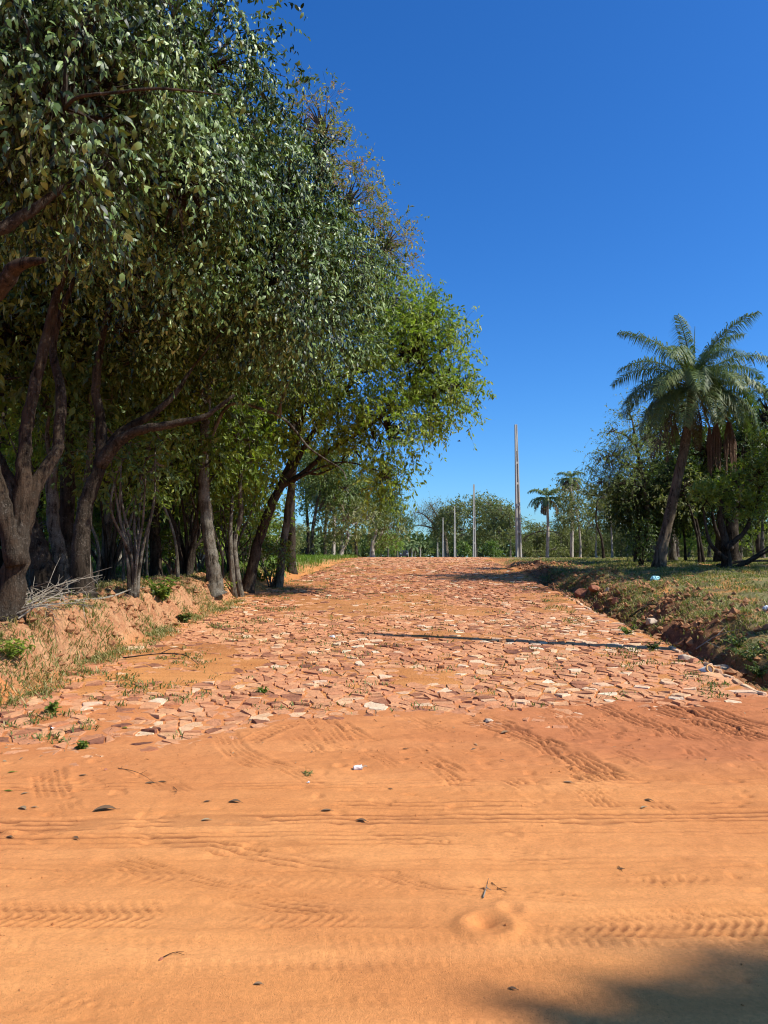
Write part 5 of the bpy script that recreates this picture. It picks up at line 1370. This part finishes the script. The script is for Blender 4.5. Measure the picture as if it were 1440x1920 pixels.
twig('fallen_limb', 'dark fallen limb propped up at the right edge under the trees', [[at(1350, 1072, 21), at(1400, 1056, 20.5), at(1445, 1030, 20)], [at(1380, 1063, 20.8), at(1420, 1040, 20.8), at(1450, 1018, 21)], [at(1345, 1060, 21), at(1400, 1052, 21.5), at(1450, 1052, 22)]], .07, BARK_DARK, 'branch')
twig('arching_stalk', 'thin bare stalk arching from behind the tallest concrete pole', [[at(981, 1010, 46), at(1005, 998, 46), at(1032, 996, 46), at(1058, 1006, 46), at(1070, 1044, 46)], [at(1005, 998, 46), at(1014, 994, 46)]], .035, BARK_DARK, 'branch')
# pile of dead branches on the left bank
g = np.random.default_rng(77); base = gp(40, 1150)
root = thing('branch_pile', 'heap of pale dead twigs on the left end of the earth bank', 'branches', base)
tips = [(192, 1078), (170, 1100), (150, 1088), (120, 1095), (95, 1090), (60, 1105), (70, 1120), (130, 1118), (160, 1128), (175, 1135), (100, 1130), (40, 1110), (20, 1118), (110, 1142), (75, 1140), (140, 1107), (185, 1112)]
for i, (tx, ty) in enumerate(tips):
    s0 = gp(-10 + 50 * g.random(), 1150 + 14 * g.random(), .02); e0 = at(tx, ty, 8.9 + g.normal() * .25)
    mid = (s0 + e0) / 2 + [0, g.normal() * .1, .05 + .08 * g.random()]
    S = spline([s0 - base, mid - base + g.normal(size=3) * .03, e0 - base], 9); G = Geo(); G.tube(S, np.linspace(.011, .003, 9), 5, rough=.15)
    for q in range(5):
        k = int(g.integers(3, 8)); d_ = g.normal(size=3) * .13 + (S[-1] - S[0]) * .12; G.tube([S[k], S[k] + d_ * .6 + [0, 0, .02], S[k] + d_], [.004, .003, .0015], 4)
    G.build('dead_twig', DEAD, root)

def leafy_plant(label, px, py, h, n, mat, seed, L=.11, W=.045, name='leafy_plant', spread=.25):
    g = np.random.default_rng(seed); b = gp(px, py, -.01); root = thing(name, label, 'plant', b); G = Geo(); P = []; A_ = []; N_ = []
    for q in range(n):
        a = g.random() * 6.28; s_ = spread * (.3 + g.random()); hh = h * (.5 + .6 * g.random())
        S = spline([(0, 0, 0), (math.cos(a) * s_ * .4, math.sin(a) * s_ * .4, hh * .55), (math.cos(a) * s_, math.sin(a) * s_, hh)], 8); G.tube(S, np.linspace(.005, .002, 8), 4)
        for k in range(2, 8):
            for w_ in range(3):
                P.append(S[k]); d = unit(np.array([g.normal(), g.normal(), .15 + g.normal() * .35])); A_.append(d); N_.append([g.normal() * .4, g.normal() * .4, 1])
    G.build('stems', GREEN_GRASS, root)
    V, F_, a = leaf_arrays(np.array(P), np.array(A_), np.array(N_), L * (.6 + .6 * g.random(len(P))), W, True, np.clip(.4 + g.normal(0, .25, len(P)), 0, 1))
    tag(mk('leaves', V, F_, mat, root, attrs={'v': a}), kind='stuff')
leafy_plant('bushy green leafy plant growing on the left earth bank', 305, 1128, .42, 12, LEAF_BRIGHT, 1, .12, .05)
leafy_plant('smaller dark green plant at the foot of the left bank', 345, 1168, .16, 6, LEAF_FOREST, 2, .10, .05, spread=.12)
leafy_plant('small yellow green plant at the foot of the grey brown trunk', 415, 1112, .25, 6, LEAF_BRIGHT, 3, .1, .04)
leafy_plant('green plant beside the leaning tree foot, at the road edge', 492, 1090, .42, 12, LEAF_BRIGHT, 4, .13, .05, spread=.4)
leafy_plant('leafy weed overhanging the ditch near the right edge', 1408, 1240, .24, 14, LEAF_FOREST, 5, .055, .022, spread=.22)
leafy_plant('second leafy weed in the ditch below the first at the right edge', 1425, 1270, .20, 12, LEAF_FOREST, 6, .05, .02, spread=.2)
leafy_plant('weed with small leaves above the slab in the right ditch', 1385, 1215, .2, 9, LEAF_FOREST, 7, .05, .022, spread=.2)
leafy_plant('green tuft at the right edge of the paving before the dark pit', 1180, 1190, .14, 9, LEAF_BRIGHT, 8, .07, .02, spread=.12)
leafy_plant('small tuft near the kerb where the thin shadow ends', 1222, 1218, .12, 8, LEAF_FOREST, 9, .06, .02, spread=.12)
leafy_plant('green sprout between the lowest left stones', 152, 1404, .06, 6, LEAF_BRIGHT, 10, .05, .016, spread=.05)
leafy_plant('green sprout in the stones at the lower centre', 492, 1300, .07, 6, LEAF_BRIGHT, 11, .05, .016, spread=.06)
leafy_plant('wilted weed on the sand right of the white scrap', 583, 1451, .02, 5, GRASS, 12, .035, .006, spread=.06)
leafy_plant('low weed at the left edge of the paving below the bank', 20, 1235, .22, 12, LEAF_LIGHT, 13, .07, .025, spread=.22)
leafy_plant('pale green weed at the bottom of the left bank', 95, 1335, .10, 8, LEAF_BRIGHT, 14, .05, .022, spread=.1)

# ------------------------------------------------------------------ distant car and a bird
p = at(757, 1045, 150)
car = thing('parked_car', 'dark car far away at the end of the road beneath the trees', 'car', (p[0], p[1], gnd(p[0], p[1]) + .0))
bm = bmesh.new()
prof = [(-.88, .3), (-.9, .75), (-.84, .98), (-.66, 1.42), (.66, 1.42), (.84, .98), (.9, .75), (.88, .3)]
ln = [(-2.1, .80, .92), (-1.9, 1, 1), (-1.0, 1, 1), (.9, 1, 1), (1.7, 1, .72), (2.1, .9, .62)]
rows = [[bm.verts.new((x * sx, yy, .3 + (z - .3) * sz)) for x, z in prof] for yy, sx, sz in ln]
for r0, r1 in zip(rows, rows[1:]):
    for q in range(len(prof) - 1): bm.faces.new((r0[q], r0[q + 1], r1[q + 1], r1[q]))
    bm.faces.new((r0[-1], r0[0], r1[0], r1[-1]))
bm.faces.new(rows[0]); bm.faces.new(rows[-1][::-1]); bmesh.ops.recalc_face_normals(bm, faces=bm.faces)
me = bpy.data.meshes.new('body'); bm.to_mesh(me); bm.free(); me.materials.append(CARPAINT); link('body', me, car)
G = Geo(); G.box((0, -2.04, 1.12), (.58, .02, .17)); G.build('windscreen', GLASS, car)
for s_ in (-1, 1):
    G = Geo(); G.box((s_ * .62, -2.09, .74), (.13, .03, .07)); G.build('headlight', LAMP, car)
    for yy in (-1.3, 1.3):
        G = Geo(); G.tube([(s_ * .68, yy, .32), (s_ * .9, yy, .32)], [.32, .32], 14); G.build('wheel', RUBBER, car)
p = at(861, 827, 14)
bird = thing('flying_bird', 'small dark bird flying in the clear sky', 'bird', p)
G = Geo(); G.tube([(-.035, 0, 0), (-.015, 0, .002), (.01, 0, 0), (.03, 0, -.003)], [.004, .011, .010, .002], 8); G.build('body', FEATHER, bird, True)
for s_ in (-1, 1):
    G = Geo(); G.add([(-.012, 0, .004), (.010, 0, .004), (-.002, s_ * .03, .016), (.014, s_ * .03, .014), (.012, s_ * .055, .008), (-.012, 0, .006), (.010, 0, .006), (-.002, s_ * .03, .018), (.014, s_ * .03, .016)], [[0, 1, 3, 2], [5, 7, 8, 6]], [[2, 3, 4], [7, 4, 8]]); G.build('wing', FEATHER, bird)
